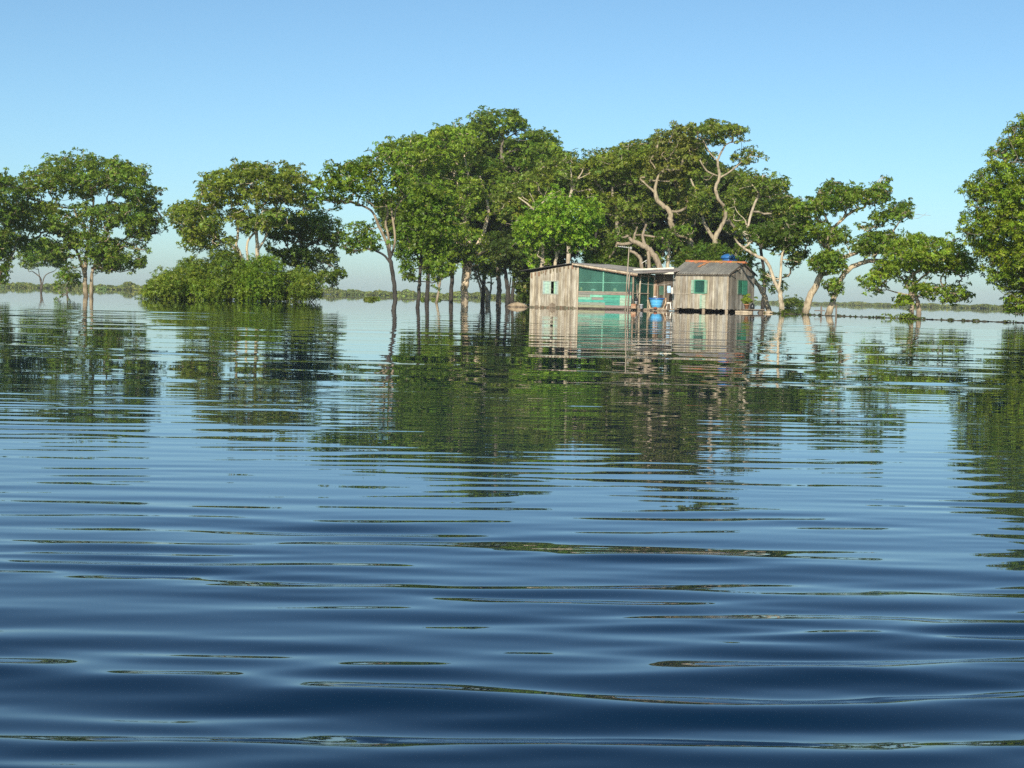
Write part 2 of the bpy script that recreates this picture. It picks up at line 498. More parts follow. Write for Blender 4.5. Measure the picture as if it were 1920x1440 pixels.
def tree(label, d, trunks, crowns, bark=TAN, leaf_col=(0.075, 0.12, 0.026), lr=0.75, dens=1.7, leaf=0.24, per=26,
         thick=3.0, seed=1, name="broadleaf_tree", cat="tree", group="flooded trees around the house", twig=0.016,
         link_share=0.75, flat=0.65, droop=0.0, stain=None, dead=(), var=0.28, wid=0.55, base_px=None, tdd=0.0):
    rng = np.random.default_rng(seed)
    wood = MB()
    npos = []; nrad = []
    base = None
    def wood_tint(p):
        if stain is None: return bark
        zb, colr = stain
        return colr if p < zb else bark
    for tr in trunks:
        pts = [P(q[0], q[1], d + tdd + (q[3] if len(q) > 3 else 0.0)) for q in tr]
        rr = [q[2] for q in tr]
        if pts[0][2] < 1.0:      # a stem that stands in the water
            if base is None: base = np.array([pts[0][0], pts[0][1], 0.0])
            pts[0] = np.array([pts[0][0], pts[0][1], 0.0])
            dn = pts[0] - (pts[1] - pts[0]) * 0.15; dn[2] = -0.6
            pts = [dn] + pts; rr = [rr[0] * 1.12] + rr
        rr = [q * 0.88 for q in rr]
        pp, pr = smooth_path(pts, rr, 6, rng, 0.10)
        n0 = len(wood.t)
        wood.tube(pp, pr, 9, bark, rough=0.10, rng=rng)
        if stain is None:
            zz = wood.v[-1][:, 2]; f = np.clip((zz - 0.22) / 0.25 + rng.normal(size=len(zz)) * 0.25, 0, 1)[:, None]
            wood.t[-1] = np.array(bark) * (0.5 + 0.5 * f)
        if stain is not None:
            zz = wood.v[-1][:, 2]
            f = np.clip((zz - stain[0]) / 0.5 + 0.5 + rng.normal(size=len(zz)) * 0.1, 0, 1)[:, None]
            wood.t[-1] = np.array(stain[1]) * (1 - f) + np.array(bark) * f
        for a, b in zip(pp[2:], pr[2:]): npos.append(a); nrad.append(b)
    if base is None:
        b0 = P(*(base_px or (trunks[0][0][0], trunks[0][0][1])), d); base = np.array([b0[0], b0[1], 0.0])
    C = []; RD = []
    for cr_ in crowns:
        poly = cr_['p']; k = cr_
        c, r = lobes_in(poly, d, k.get('lr', lr), k.get('dens', dens), k.get('th', thick), rng, k.get('dd', 0.0))
        C.append(c); RD.append(r)
    C = np.vstack(C); RD = np.concatenate(RD)
    low = C[:, 2] > 0.15
    C, RD = C[low], RD[low]
    # limbs: each clump is reached from the nearest wood
    npos = np.array(npos); nrad = np.array(nrad)
    order = np.argsort([np.min(np.linalg.norm(npos - c, axis=1)) for c in C])
    parents = [-1] * len(npos); chains = []; cnt = [0] * len(npos)
    POS = list(npos)
    for i in order:
        if rng.uniform() > link_share: continue
        A = np.array(POS); v = C[i] - A
        cost = np.linalg.norm(v, axis=1) + 0.9 * np.maximum(0, -v[:, 2]) + 0.25 * np.abs(v[:, 2])
        j = int(np.argmin(cost)); L = np.linalg.norm(v[j])
        if L < 0.15: continue
        k = max(3, int(L / 0.55))
        t = np.linspace(0, 1, k + 1)[1:]
        bend = np.cross(v[j], rng.normal(size=3)); bend = bend / max(np.linalg.norm(bend), 1e-6) * L * rng.uniform(0.05, 0.16)
        path = A[j] + np.outer(t, v[j]) + np.outer(np.sin(t * math.pi), bend) + np.outer(np.sin(t * math.pi), [0, 0, -0.06 * L]) + rng.normal(size=(k, 3)) * 0.05 * (1 - t[:, None] * 0.5)
        ids = []; par = j
        for q in path:
            POS.append(q); parents.append(par); cnt.append(0); par = len(POS) - 1; ids.append(par)
        q = par
        while q != -1:
            cnt[q] += 1; q = parents[q]
        chains.append([j] + ids)
    nt = len(npos)
    for ch in chains:
        pts = np.array([POS[q] for q in ch])
        r = np.array([twig * max(cnt[q], 1) ** 0.52 for q in ch])
        r[0] = r[1]
        if ch[0] < nt: r = np.minimum(r, nrad[ch[0]] * 0.85)
        wood.tube(pts, r, 5, bark, caps=False)
    for dp in dead:
        pts = [P(q[0], q[1], d + (q[3] if len(q) > 3 else -0.5)) for q in dp]
        pp, pr = smooth_path(pts, [q[2] for q in dp], 4, rng, 0.6)
        wood.tube(pp, pr, 5, (0.5, 0.42, 0.33))
    root = empty(name, base, label, cat, group)
    for a in wood.v: a -= base
    wood.build("trunk", M_BARK, root)
    V, Q, T = leaves_for(C, RD, per, leaf, rng, leaf_col, flat, droop, wid, var)
    link("crown", np_mesh("crown", V - base, Q, T), M_LEAF, root)
    return root

def bush(label, d, poly, leaf_col, seed, thick=2.0, lr=0.5, leaf=0.19, per=55, dens=2.8, group="shrubs on the bush island", stems=5, wid=0.35, name="shrub", dd=0.0):
    rng = np.random.default_rng(seed)
    xs = [p[0] for p in poly]; ys = [p[1] for p in poly]
    xm = sum(xs) / len(xs); w = (max(xs) - min(xs)) / 2
    b0 = P(xm, 560, d); b0[2] = 0
    c, r = lobes_in(poly, d, lr, dens, thick, rng, dd)
    k = c[:, 2] > -0.12; c, r = c[k], r[k]
    wood = MB()
    for s in range(stems):
        a = b0 + np.array([rng.uniform(-.6, .6) * w * d / F0, rng.uniform(-.8, .8), -0.4])
        e = c[rng.integers(len(c))]
        mid = (a + e) / 2 + rng.normal(size=3) * 0.15
        pp, pr = smooth_path([a, mid, e], [0.05, 0.035, 0.015], 4)
        wood.tube(pp, pr, 6, GREY)
    root = empty(name, b0, label, "shrub", group)
    for a in wood.v: a -= b0
    wood.build("stem", M_BARK, root)
    V, Q, T = leaves_for(c, r, per, leaf, rng, leaf_col, 0.85, 0.0, wid, 0.2)
    link("foliage", np_mesh("foliage", V - b0, Q, T), M_LEAF, root)
    return root

MID = (0.070, 0.118, 0.028); DEEP = (0.060, 0.100, 0.025); OLIVE = (0.086, 0.124, 0.034); BRIGHT = (0.105, 0.185, 0.030); FRESH = (0.095, 0.15, 0.028)

# --- left group
tree("tree cut off by the left edge of the photo with a leaning trunk", 78,
     [[(-25, 560, .22), (-8, 530, .20), (2, 508, .17), (26, 472, .12)], [(-18, 530, .15), (-30, 470, .12), (-25, 420, .09)]],
     [dict(p=[(-90, 430), (-70, 350), (-20, 322), (10, 322), (28, 332), (38, 360), (30, 400), (42, 440), (28, 470), (10, 500), (-40, 485)]),
      dict(p=[(-40, 495), (6, 495), (24, 512), (14, 533), (-25, 530)], dens=2.2)], leaf_col=DEEP, seed=11, thick=3.5)
tree("big round-crowned tree on two close trunks, standing clear in open water", 82,
     [[(161, 560, .23), (159, 525, .19), (160, 500, .17), (163, 470, .15), (172, 420, .12), (176, 370, .09)],
      [(171, 562, .18), (172, 520, .15), (176, 500, .13), (190, 470, .12), (205, 420, .1), (200, 370, .07)],
      [(158, 515, .15), (148, 480, .13), (125, 440, .1), (95, 425, .08), (70, 415, .06)],
      [(172, 505, .12), (210, 470, .09), (245, 440, .08), (268, 432, .05)]],
     [dict(p=[(26, 352), (45, 322), (80, 312), (83, 299), (132, 287), (163, 288), (194, 295), (227, 299), (260, 311), (281, 320), (288, 341), (307, 352), (294, 366), (280, 385), (240, 380), (205, 368), (160, 375), (110, 368), (60, 375), (30, 380)]),
      dict(p=[(15, 400), (28, 372), (70, 378), (110, 380), (140, 400), (165, 425), (160, 460), (142, 472), (110, 450), (94, 439), (70, 445), (30, 440)], dens=1.6),
      dict(p=[(205, 385), (250, 370), (296, 368), (300, 402), (310, 425), (304, 436), (283, 438), (281, 468), (262, 462), (235, 440), (215, 425)], dens=1.6),
      dict(p=[(120, 385), (160, 378), (215, 378), (240, 390), (230, 425), (190, 440), (165, 420)], dens=1.2, dd=-1),
      dict(p=[(10, 440), (60, 445), (95, 442), (140, 475), (132, 498), (110, 492), (75, 470), (30, 476)], dens=1.3),
      dict(p=[(110, 440), (150, 430), (190, 432), (205, 450), (190, 490), (172, 500), (150, 490), (138, 470)], dens=1.3, dd=-1.5, th=2.0),
      dict(p=[(178, 505), (170, 470), (195, 445), (230, 445), (255, 465), (276, 484), (268, 500), (255, 506), (225, 510), (203, 514)], dens=1.9)],
     leaf_col=(0.074, 0.120, 0.029), seed=12, thick=4.0, bark=TAN)
tree("small distant tree with a thin forked trunk, below the big round one's crown", 132,
     [[(77, 547, .16), (77, 533, .13), (75, 520, .1), (60, 508, .06)], [(77, 533, .1), (84, 518, .08), (102, 508, .05)], [(76, 530, .08), (72, 505, .05)]],
     [dict(p=[(34, 492), (44, 463), (75, 448), (104, 455), (122, 480), (120, 508), (95, 500), (70, 500), (48, 508)])], leaf_col=MID, seed=13, lr=1.0, leaf=.34, per=20, thick=3, bark=(.13, .115, .09))
tree("low drooping tree half drowned just beyond the two close trunks", 92,
     [[(126, 549, .08), (127, 530, .06), (130, 505, .04)], [(126, 540, .05), (140, 520, .03)]],
     [dict(p=[(104, 512), (118, 498), (138, 496), (152, 512), (150, 532), (136, 540), (120, 532), (110, 546), (105, 538)])], leaf_col=MID, seed=14, lr=.6, thick=1.5, bark=GREY, dens=1.5)

# --- tree and shrubs of the bush island
tree("spreading many-stemmed tree rising out of the bush island", 75,
     [[(457, 562, .2), (453, 487, .15), (443, 461, .12), (446, 440, .11), (446, 405, .07)],
      [(452, 500, .13), (437, 463, .11), (410, 450, .1), (389, 420, .07), (375, 400, .05)],
      [(478, 562, .2), (483, 477, .17), (481, 440, .14), (482, 383, .09), (470, 350, .06)],
      [(470, 520, .12), (463, 460, .1), (483, 431, .08), (520, 395, .06), (535, 365, .04)],
      [(483, 470, .1), (500, 440, .09), (510, 400, .07), (540, 350, .05)]],
     [dict(p=[(369, 368), (369, 351), (387, 326), (414, 319), (442, 307), (492, 302), (513, 314), (545, 306), (568, 322), (582, 345), (600, 378), (585, 398), (545, 390), (500, 385), (450, 385), (410, 390), (375, 385)]),
      dict(p=[(316, 408), (316, 390), (339, 374), (370, 376), (410, 392), (430, 410), (425, 432), (400, 463), (364, 479), (348, 466), (341, 450), (332, 431)], dens=2.08),
      dict(p=[(415, 395), (460, 390), (500, 388), (545, 395), (540, 425), (495, 438), (470, 440), (440, 432)], dens=1.69),
      dict(p=[(390, 455), (415, 440), (440, 445), (440, 470), (415, 475)], dens=1.04)],
     leaf_col=OLIVE, seed=15, thick=3.4, bark=PALE, dens=2.02)
tree("dark leaning tree with ragged drooping crown at the edge of the bush island", 79,
     [[(552, 562, .14), (554, 505, .11), (566, 468, .09), (560, 430, .07)], [(556, 495, .08), (535, 455, .06), (525, 430, .05)], [(566, 468, .07), (600, 450, .06), (625, 440, .04)], [(562, 480, .06), (600, 490, .05), (625, 500, .03)]],
     [dict(p=[(500, 402), (560, 395), (607, 395), (640, 417), (645, 440), (640, 468), (600, 462), (560, 455), (520, 462), (497, 440)], dens=1.8),
      dict(p=[(495, 462), (550, 452), (600, 465), (605, 490), (575, 508), (530, 500)], dens=1.5),
      dict(p=[(590, 475), (628, 465), (634, 490), (648, 511), (642, 525), (620, 540), (598, 530), (575, 508), (560, 495)], dens=1.2)],
     leaf_col=DEEP, seed=16, thick=2.6, bark=GREY)
BG = (0.092, 0.140, 0.038)
bush("pale green shrub at the tip of the bush island beside open water", 73, [(262, 565), (267, 546), (282, 522), (306, 505), (332, 508), (342, 530), (345, 566)], (0.10, 0.145, 0.036), 21, dd=-2)
bush("rounded shrub with feathery top, next inwards from the island's pale tip", 74, [(325, 567), (322, 515), (343, 484), (380, 488), (398, 520), (405, 568)], BG, 22)
bush("tallest dark shrub of the bush island, under the pale stems", 74.5, [(380, 568), (380, 505), (402, 466), (440, 474), (465, 500), (470, 568)], (0.078, 0.125, 0.032), 23)
bush("fresh green shrub in the middle of the bush island, in front of the stems", 73.5, [(445, 568), (440, 510), (470, 484), (515, 479), (532, 505), (530, 568)], (0.085, 0.145, 0.028), 24)
bush("low shrub at the end of the bush island under the ragged dark tree", 74, [(515, 568), (522, 515), (560, 503), (597, 514), (606, 540), (594, 565)], BG, 25)
bush("small shrub low in front of the rounded one on the island", 71.5, [(335, 569), (345, 535), (375, 525), (405, 535), (420, 569)], (0.095, 0.15, 0.03), 26, thick=.9)

# --- the grove left of the house
tree("slim dark-footed tree with pale limbs and one long low branch", 42.5,
     [[(738, 584, .115), (741, 560, .105), (738, 523, .1), (731, 486, .1)],
      [(732, 492, .07), (726, 458, .075), (711, 425, .07), (696, 395, .055), (664, 380, .04), (645, 372, .03)],
      [(732, 488, .06), (729, 449, .06), (723, 419, .055), (727, 398, .045), (720, 374, .035), (705, 345, .02)],
      [(731, 486, .07), (741, 449, .055), (735, 404, .05), (734, 374, .04), (740, 340, .03)],
      [(738, 415, .03), (745, 386, .03), (765, 365, .025)],
      [(731, 492, .06), (719, 478, .05), (693, 467, .045), (664, 470, .04), (640, 460, .03)]],
     [dict(p=[(580, 374), (584, 340), (604, 332), (616, 311), (625, 305), (640, 311), (664, 296), (700, 290), (735, 288), (762, 310), (768, 345), (750, 372), (730, 382), (700, 385), (680, 375), (650, 378), (630, 385), (610, 380), (595, 390)]),
      dict(p=[(636, 458), (648, 430), (668, 412), (690, 415), (702, 435), (722, 458), (714, 474), (690, 470), (665, 476), (645, 474)], dens=1.3)],
     leaf_col=MID, seed=31, bark=(0.33, 0.27, 0.18), stain=(2.75, (0.05, 0.047, 0.04)), lr=.42, leaf=.17, per=44, thick=1.8, dens=1.55, twig=.009)
tree("dark slender trunk next to the slim pale-limbed tree, with low hanging leaves", 54.5,
     [[(783, 579, .125), (786, 538, .11), (788, 508, .1), (790, 480, .09), (797, 440, .08), (800, 390, .06)], [(789, 490, .05), (770, 460, .04), (755, 420, .03)], [(791, 475, .05), (820, 455, .04), (840, 420, .03)]],
     [dict(p=[(742, 482), (735, 452), (755, 410), (750, 350), (772, 332), (820, 340), (850, 380), (862, 430), (846, 470), (820, 480), (780, 478), (760, 492)], dens=1.6),
      dict(p=[(748, 505), (758, 485), (785, 490), (780, 520), (768, 535), (756, 520)], dens=1.3),
      dict(p=[(795, 500), (800, 482), (830, 478), (846, 500), (838, 520), (822, 535), (808, 530)], dens=1.1)],
     leaf_col=MID, seed=32, bark=(0.06, 0.055, 0.045), lr=.5, leaf=.19, per=38, thick=2.2, twig=.011)
tree("thin pale sapling-like tree between the dark slender trunk and the stout pale one", 97,
     [[(818, 568, .16), (822, 548, .13), (826, 520, .11), (822, 495, .08)], [(823, 540, .07), (815, 515, .06), (808, 495, .05)], [(826, 520, .07), (838, 500, .05)]],
     [dict(p=[(785, 500), (795, 470), (830, 460), (855, 475), (858, 505), (845, 525), (820, 515), (800, 520)], dens=1.2)],
     leaf_col=FRESH, seed=33, bark=TAN, lr=.8, leaf=.27, thick=2)
tree("stout pale trunked tree flaring at the crown, bright low leaves above the trunk", 100,
     [[(871, 568, .43), (871, 545, .42), (874, 515, .50), (876, 500, .60), (879, 480, .5), (876, 440, .36), (868, 380, .28), (850, 320, .18)],
      [(878, 490, .36), (850, 450, .3), (830, 425, .25), (800, 390, .2), (775, 340, .12)],
      [(880, 485, .3), (905, 440, .25), (915, 390, .18), (900, 330, .1)], [(874, 420, .2), (880, 350, .15), (870, 290, .08)],
      [(879, 492, .2), (900, 475, .16, -2), (925, 465, .1, -3)]],
     [dict(p=[(705, 288), (708, 272), (747, 261), (774, 255), (807, 246), (840, 235), (861, 231), (890, 240), (900, 280), (890, 310), (850, 325), (800, 320), (760, 340), (735, 315)], dens=1.9),
      dict(p=[(745, 345), (800, 325), (860, 330), (905, 330), (915, 380), (905, 420), (860, 410), (820, 400), (780, 385)], dens=1.9),
      dict(p=[(775, 400), (820, 410), (870, 420), (905, 430), (915, 455), (880, 465), (840, 460), (800, 440)], dd=-1, dens=1.4),
      dict(p=[(782, 490), (790, 462), (830, 452), (875, 458), (920, 455), (925, 485), (910, 500), (890, 494), (860, 495), (830, 494), (805, 500)], dd=-.8, dens=2.0, th=1.6)],
     leaf_col=FRESH, seed=34, bark=(0.66, 0.55, 0.39), lr=.95, leaf=.29, per=22, thick=5, twig=.02)
tree("tallest tree of the grove, its umbrella top against the sky", 104,
     [[(935, 567, .32), (936, 540, .28), (935, 510, .25), (938, 450, .25), (945, 380, .24), (942, 310, .22), (940, 280, .2), (943, 262, .15), (940, 245, .1)],
      [(941, 292, .15), (960, 283, .14), (985, 277, .12), (1005, 270, .08)], [(944, 262, .08), (965, 250, .07), (975, 240, .04)], [(942, 266, .08), (915, 250, .07), (900, 240, .04)]],
     [dict(p=[(874, 240), (880, 226), (902, 208), (935, 205), (962, 206), (980, 219), (993, 234), (990, 247), (965, 250), (945, 254), (925, 262), (905, 272), (888, 266)], dens=1.7, th=3),
      dict(p=[(965, 262), (985, 246), (1020, 242), (1041, 250), (1044, 264), (1052, 277), (1075, 283), (1080, 300), (1060, 330), (1040, 345), (1000, 330), (960, 310), (940, 300)], dens=1.7),
      dict(p=[(895, 300), (915, 290), (945, 305), (1000, 335), (1040, 350), (1030, 390), (985, 405), (960, 430), (925, 430), (905, 400), (895, 350)], dens=1.9)],
     leaf_col=MID, seed=35, bark=GREY, lr=.95, leaf=.29, per=22, thick=4.5, twig=.02)
GROVE = "thin trunks in the shade of the grove"
tree("pale curved stem with a dark twin at the shady edge of the grove", 112,
     [[(914, 566, .30), (914, 548, .26), (909, 538, .22), (902, 528, .16), (896, 510, .1)], [(905, 566, .16), (902, 545, .15), (896, 525, .12), (890, 505, .1)]],
     [dict(p=[(878, 518), (882, 490), (905, 480), (935, 485), (938, 510), (925, 525), (905, 522), (890, 530)], dens=1.3)], leaf_col=DEEP, seed=36, bark=PALE, lr=.9, leaf=.28, thick=2.5, per=22, group=GROVE)
tree("thin upright pale stem, second one in from the edge of the shady grove", 114,
     [[(917, 566, .14), (919, 550, .13), (921, 535, .12), (920, 515, .08)]],
     [dict(p=[(905, 512), (915, 495), (940, 492), (948, 508), (935, 520), (918, 520)], dens=1.3)], leaf_col=DEEP, seed=37, bark=PALE, lr=.8, leaf=.28, thick=2, per=22, group=GROVE)
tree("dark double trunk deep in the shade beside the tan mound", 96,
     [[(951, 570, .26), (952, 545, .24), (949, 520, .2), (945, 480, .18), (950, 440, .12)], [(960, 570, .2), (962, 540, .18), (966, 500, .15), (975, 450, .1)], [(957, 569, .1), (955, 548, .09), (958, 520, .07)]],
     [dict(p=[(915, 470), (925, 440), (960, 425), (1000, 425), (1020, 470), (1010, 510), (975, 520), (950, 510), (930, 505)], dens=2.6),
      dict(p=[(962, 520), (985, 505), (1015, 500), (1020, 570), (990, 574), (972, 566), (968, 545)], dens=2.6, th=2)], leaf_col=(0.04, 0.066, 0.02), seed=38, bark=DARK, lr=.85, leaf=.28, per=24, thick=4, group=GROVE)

# --- behind the house
tree("bright fresh-green tree rising behind the wall with the pale window", 80,
     [[(1040, 576, .2), (1041, 500, .16), (1044, 478, .13), (1036, 455, .1), (1030, 430, .07)], [(1044, 480, .09), (1056, 455, .08), (1070, 430, .05)], [(1012, 576, .22), (1016, 500, .19), (1018, 470, .14), (1015, 440, .1)],
      [(1018, 430, .1), (1006, 400, .08), (992, 385, .07), (972, 370, .05)], [(1006, 400, .06), (1000, 375, .05), (993, 362, .04)]],
     [dict(p=[(963, 416), (990, 394), (1016, 370), (1040, 355), (1064, 372), (1088, 370), (1120, 378), (1133, 395), (1133, 416), (1112, 440), (1116, 459), (1092, 475), (1056, 470), (1025, 468), (990, 478), (967, 462)], dens=2.0),
      dict(p=[(985, 480), (1010, 475), (1008, 505), (990, 508)], dens=1.6), dict(p=[(1022, 480), (1034, 478), (1033, 500), (1024, 502)], dens=1)],
     leaf_col=BRIGHT, seed=41, bark=PALE, lr=.75, leaf=.26, per=28, thick=3.2)
tree("olive-leaved tree with bare pale twigs behind the bright fresh-green one", 93,
     [[(1060, 576, .25), (1066, 480, .22), (1064, 400, .18), (1071, 360, .13), (1072, 340, .1), (1070, 310, .05)], [(1071, 362, .09), (1080, 340, .08), (1090, 325, .06), (1097, 308, .04)], [(1071, 350, .06), (1062, 328, .05), (1054, 318, .03)], [(1082, 336, .05), (1100, 328, .04), (1110, 320, .03)]],
     [dict(p=[(920, 405), (940, 345), (1000, 318), (1040, 292), (1070, 292), (1092, 302), (1110, 330), (1135, 365), (1130, 390), (1060, 380), (1010, 390), (970, 425)], dens=1.8)],
     leaf_col=OLIVE, seed=42, bark=PALE, lr=.85, leaf=.27, per=24, thick=4, tdd=-2.5)
tree("broad olive tree whose twiggy crown slopes up in the middle of the grove", 92,
     [[(1160, 578, .3), (1160, 480, .25), (1156, 410, .18), (1157, 392, .17), (1150, 380, .15), (1148, 353, .12), (1150, 330, .08)], [(1157, 395, .1), (1168, 388, .08), (1180, 380, .05)], [(1150, 378, .07), (1135, 365, .06), (1125, 350, .04)], [(1160, 330, .07), (1160, 310, .07), (1166, 295, .05)], [(1150, 352, .06), (1175, 340, .05), (1190, 330, .03)]],
     [dict(p=[(1086, 305), (1100, 288), (1121, 280), (1160, 274), (1195, 262), (1229, 255), (1255, 270), (1268, 310), (1262, 340), (1235, 350), (1190, 350), (1150, 350), (1110, 350)], dens=1.8),
      dict(p=[(1110, 358), (1160, 360), (1210, 360), (1240, 380), (1225, 410), (1190, 430), (1150, 425), (1125, 400)], dens=1.7)],
     leaf_col=OLIVE, seed=43, bark=(0.36, 0.31, 0.23), lr=.85, leaf=.27, per=24, thick=4, tdd=-1.2, twig=.02)
tree("tree with a thick S-curved pale limb above the porch roof", 86,
     [[(1302, 582, .34), (1302, 500, .3), (1296, 462, .28), (1289, 444, .27), (1267, 437, .27), (1258, 416, .26), (1255, 396, .25), (1236, 380, .23), (1229, 363, .18), (1230, 345, .14), (1238, 320, .08)],
      [(1229, 362, .12), (1216, 350, .1), (1205, 340, .06)]],
     [dict(p=[(1230, 258), (1236, 247), (1260, 235), (1294, 233), (1304, 260), (1310, 300), (1300, 335), (1270, 350), (1235, 350), (1205, 345), (1212, 300)], dens=1.7),
      dict(p=[(1265, 360), (1300, 345), (1315, 380), (1305, 420), (1280, 425), (1268, 395)], dens=1.5, dd=2.5)],
     leaf_col=(0.085, 0.105, 0.036), seed=44, bark=(0.36, 0.30, 0.2), lr=.8, leaf=.26, per=24, thick=3.2, tdd=-1.6, twig=.02)
tree("tall tree with twisting pale trunk and flat ragged top above the small cabin", 84,
     [[(1341, 582, .3), (1341, 500, .27), (1341, 449, .25), (1351, 427, .19), (1360, 407, .17), (1357, 387, .16), (1346, 372, .16), (1342, 352, .15), (1349, 331, .14), (1346, 300, .11), (1360, 272, .07)],
      [(1341, 452, .18), (1327, 430, .17), (1319, 415, .14), (1315, 390, .1), (1305, 360, .1), (1295, 335, .07)], [(1350, 333, .09), (1374, 318, .08), (1392, 302, .05)], [(1346, 302, .07), (1330, 285, .05), (1318, 262, .04)], [(1345, 330, .08), (1325, 320, .08), (1312, 300, .06)]],
     [dict(p=[(1288, 245), (1303, 226), (1339, 222), (1375, 233), (1406, 243), (1400, 260), (1385, 266), (1360, 272), (1330, 275), (1300, 270)], dens=1.5, th=2.6),
      dict(p=[(1370, 285), (1403, 275), (1418, 285), (1440, 293), (1426, 306), (1395, 312), (1375, 303)], dens=1.3, th=1.8),
      dict(p=[(1290, 285), (1330, 285), (1340, 320), (1330, 345), (1300, 345), (1285, 315)], dens=1.5, dd=2),
      dict(p=[(1285, 370), (1310, 345), (1335, 360), (1328, 400), (1300, 408)], dens=1.5, dd=-2.2, th=1.2), dict(p=[(1355, 385), (1380, 340), (1400, 345), (1395, 420), (1370, 445), (1358, 430)], dens=1.4, dd=2)],
     leaf_col=OLIVE, seed=45, bark=(0.38, 0.32, 0.22), lr=.75, leaf=.25, per=26, thick=3, tdd=-1.0, twig=.02)
tree("thick dead-looking trunk leaning over the porch roof", 80,
     [[(1242, 580, .3), (1236, 502, .28), (1222, 473, .26), (1207, 461, .24), (1186, 452, .2), (1180, 445, .1)], [(1186, 455, .1), (1190, 440, .09), (1195, 425, .06)], [(1212, 465, .16), (1205, 445, .13), (1212, 420, .09)],
      [(1206, 580, .2), (1203, 497, .17), (1195, 478, .15), (1181, 470, .12)], [(1217, 580, .2), (1217, 500, .17), (1215, 470, .15)]],
     [dict(p=[(1120, 480), (1130, 445), (1170, 425), (1180, 450), (1165, 490), (1130, 500)], dens=1.8, dd=1), dict(p=[(1225, 450), (1240, 425), (1262, 430), (1268, 465), (1245, 480)], dens=1.6, dd=2)],
     leaf_col=DEEP, seed=46, bark=(0.33, 0.27, 0.19), lr=.65, leaf=.24, per=30, thick=2, tdd=-1.5)
tree("short pale forked trunk peeping over the roof between limbs and cabin", 82,
     [[(1250, 580, .2), (1252, 500, .17), (1254, 478, .15), (1253, 460, .13), (1247, 450, .1)], [(1253, 462, .08), (1262, 450, .06), (1268, 440, .04)]],
     [dict(p=[(1250, 445), (1262, 425), (1290, 420), (1300, 440), (1285, 455), (1262, 452)], dens=1.5)], leaf_col=DEEP, seed=47, bark=PALE, lr=.6, leaf=.24, per=28, thick=1.5)
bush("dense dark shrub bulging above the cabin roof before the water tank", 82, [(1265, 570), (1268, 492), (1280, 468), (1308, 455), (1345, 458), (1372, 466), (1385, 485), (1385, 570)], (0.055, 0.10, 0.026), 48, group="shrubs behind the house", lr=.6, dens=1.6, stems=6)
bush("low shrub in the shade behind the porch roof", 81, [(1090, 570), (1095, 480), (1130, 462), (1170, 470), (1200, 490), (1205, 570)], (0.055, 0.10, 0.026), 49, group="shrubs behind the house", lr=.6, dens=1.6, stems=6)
BACK = "shaded trees at the back of the grove"
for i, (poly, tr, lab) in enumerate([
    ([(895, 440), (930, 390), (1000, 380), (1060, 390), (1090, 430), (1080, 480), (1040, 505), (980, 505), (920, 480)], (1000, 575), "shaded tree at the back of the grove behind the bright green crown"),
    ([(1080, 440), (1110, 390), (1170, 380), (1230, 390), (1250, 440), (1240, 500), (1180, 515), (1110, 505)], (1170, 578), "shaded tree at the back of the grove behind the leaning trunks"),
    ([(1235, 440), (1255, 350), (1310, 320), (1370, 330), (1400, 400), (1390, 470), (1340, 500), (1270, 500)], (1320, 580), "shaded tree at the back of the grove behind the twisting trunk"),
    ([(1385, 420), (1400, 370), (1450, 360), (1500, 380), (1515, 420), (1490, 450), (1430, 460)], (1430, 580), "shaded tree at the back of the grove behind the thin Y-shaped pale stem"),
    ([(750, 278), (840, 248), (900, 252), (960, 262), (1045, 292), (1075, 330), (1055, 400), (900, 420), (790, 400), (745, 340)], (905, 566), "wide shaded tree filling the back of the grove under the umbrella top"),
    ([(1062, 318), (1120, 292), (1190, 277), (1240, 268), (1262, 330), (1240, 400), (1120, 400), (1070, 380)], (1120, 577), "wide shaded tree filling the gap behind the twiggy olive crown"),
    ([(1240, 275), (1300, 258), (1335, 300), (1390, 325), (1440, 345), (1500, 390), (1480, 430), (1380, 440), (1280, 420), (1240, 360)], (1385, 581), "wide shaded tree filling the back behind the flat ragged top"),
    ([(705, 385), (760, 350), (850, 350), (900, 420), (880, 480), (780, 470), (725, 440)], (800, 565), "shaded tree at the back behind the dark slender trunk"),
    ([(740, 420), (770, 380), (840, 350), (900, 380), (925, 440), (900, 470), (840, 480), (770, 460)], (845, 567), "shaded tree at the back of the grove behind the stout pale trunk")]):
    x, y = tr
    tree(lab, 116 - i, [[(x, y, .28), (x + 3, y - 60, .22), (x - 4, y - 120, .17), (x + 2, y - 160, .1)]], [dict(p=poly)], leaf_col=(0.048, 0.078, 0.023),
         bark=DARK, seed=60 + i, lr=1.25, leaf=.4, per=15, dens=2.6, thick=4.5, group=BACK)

# --- right of the house
tree("slender tree with a Y-shaped pale stem rising beside the cabin gable", 71,
     [[(1409, 586, .15), (1407, 500, .13), (1403, 457, .12), (1401, 433, .11), (1412, 390, .1), (1427, 357, .08), (1430, 343, .06), (1430, 328, .03)], [(1425, 362, .06), (1436, 352, .05), (1450, 345, .03)], [(1401, 436, .06), (1398, 415, .05), (1390, 405, .03)], [(1424, 365, .04), (1415, 352, .035), (1405, 340, .025)]],
     [dict(p=[(1365, 345), (1390, 328), (1400, 318), (1420, 335), (1440, 322), (1470, 325), (1482, 345), (1478, 362), (1462, 362), (1440, 372), (1410, 378), (1370, 372)], dens=1.5),
      dict(p=[(1440, 380), (1475, 368), (1500, 375), (1515, 390), (1500, 412), (1460, 415), (1430, 405)], dens=1.5, dd=1), dict(p=[(1360, 390), (1395, 385), (1392, 412), (1370, 415)], dens=1.3)],
     leaf_col=(0.078, 0.115, 0.032), seed=51, bark=PALE, lr=.65, leaf=.23, per=32, thick=2.3, tdd=-1)
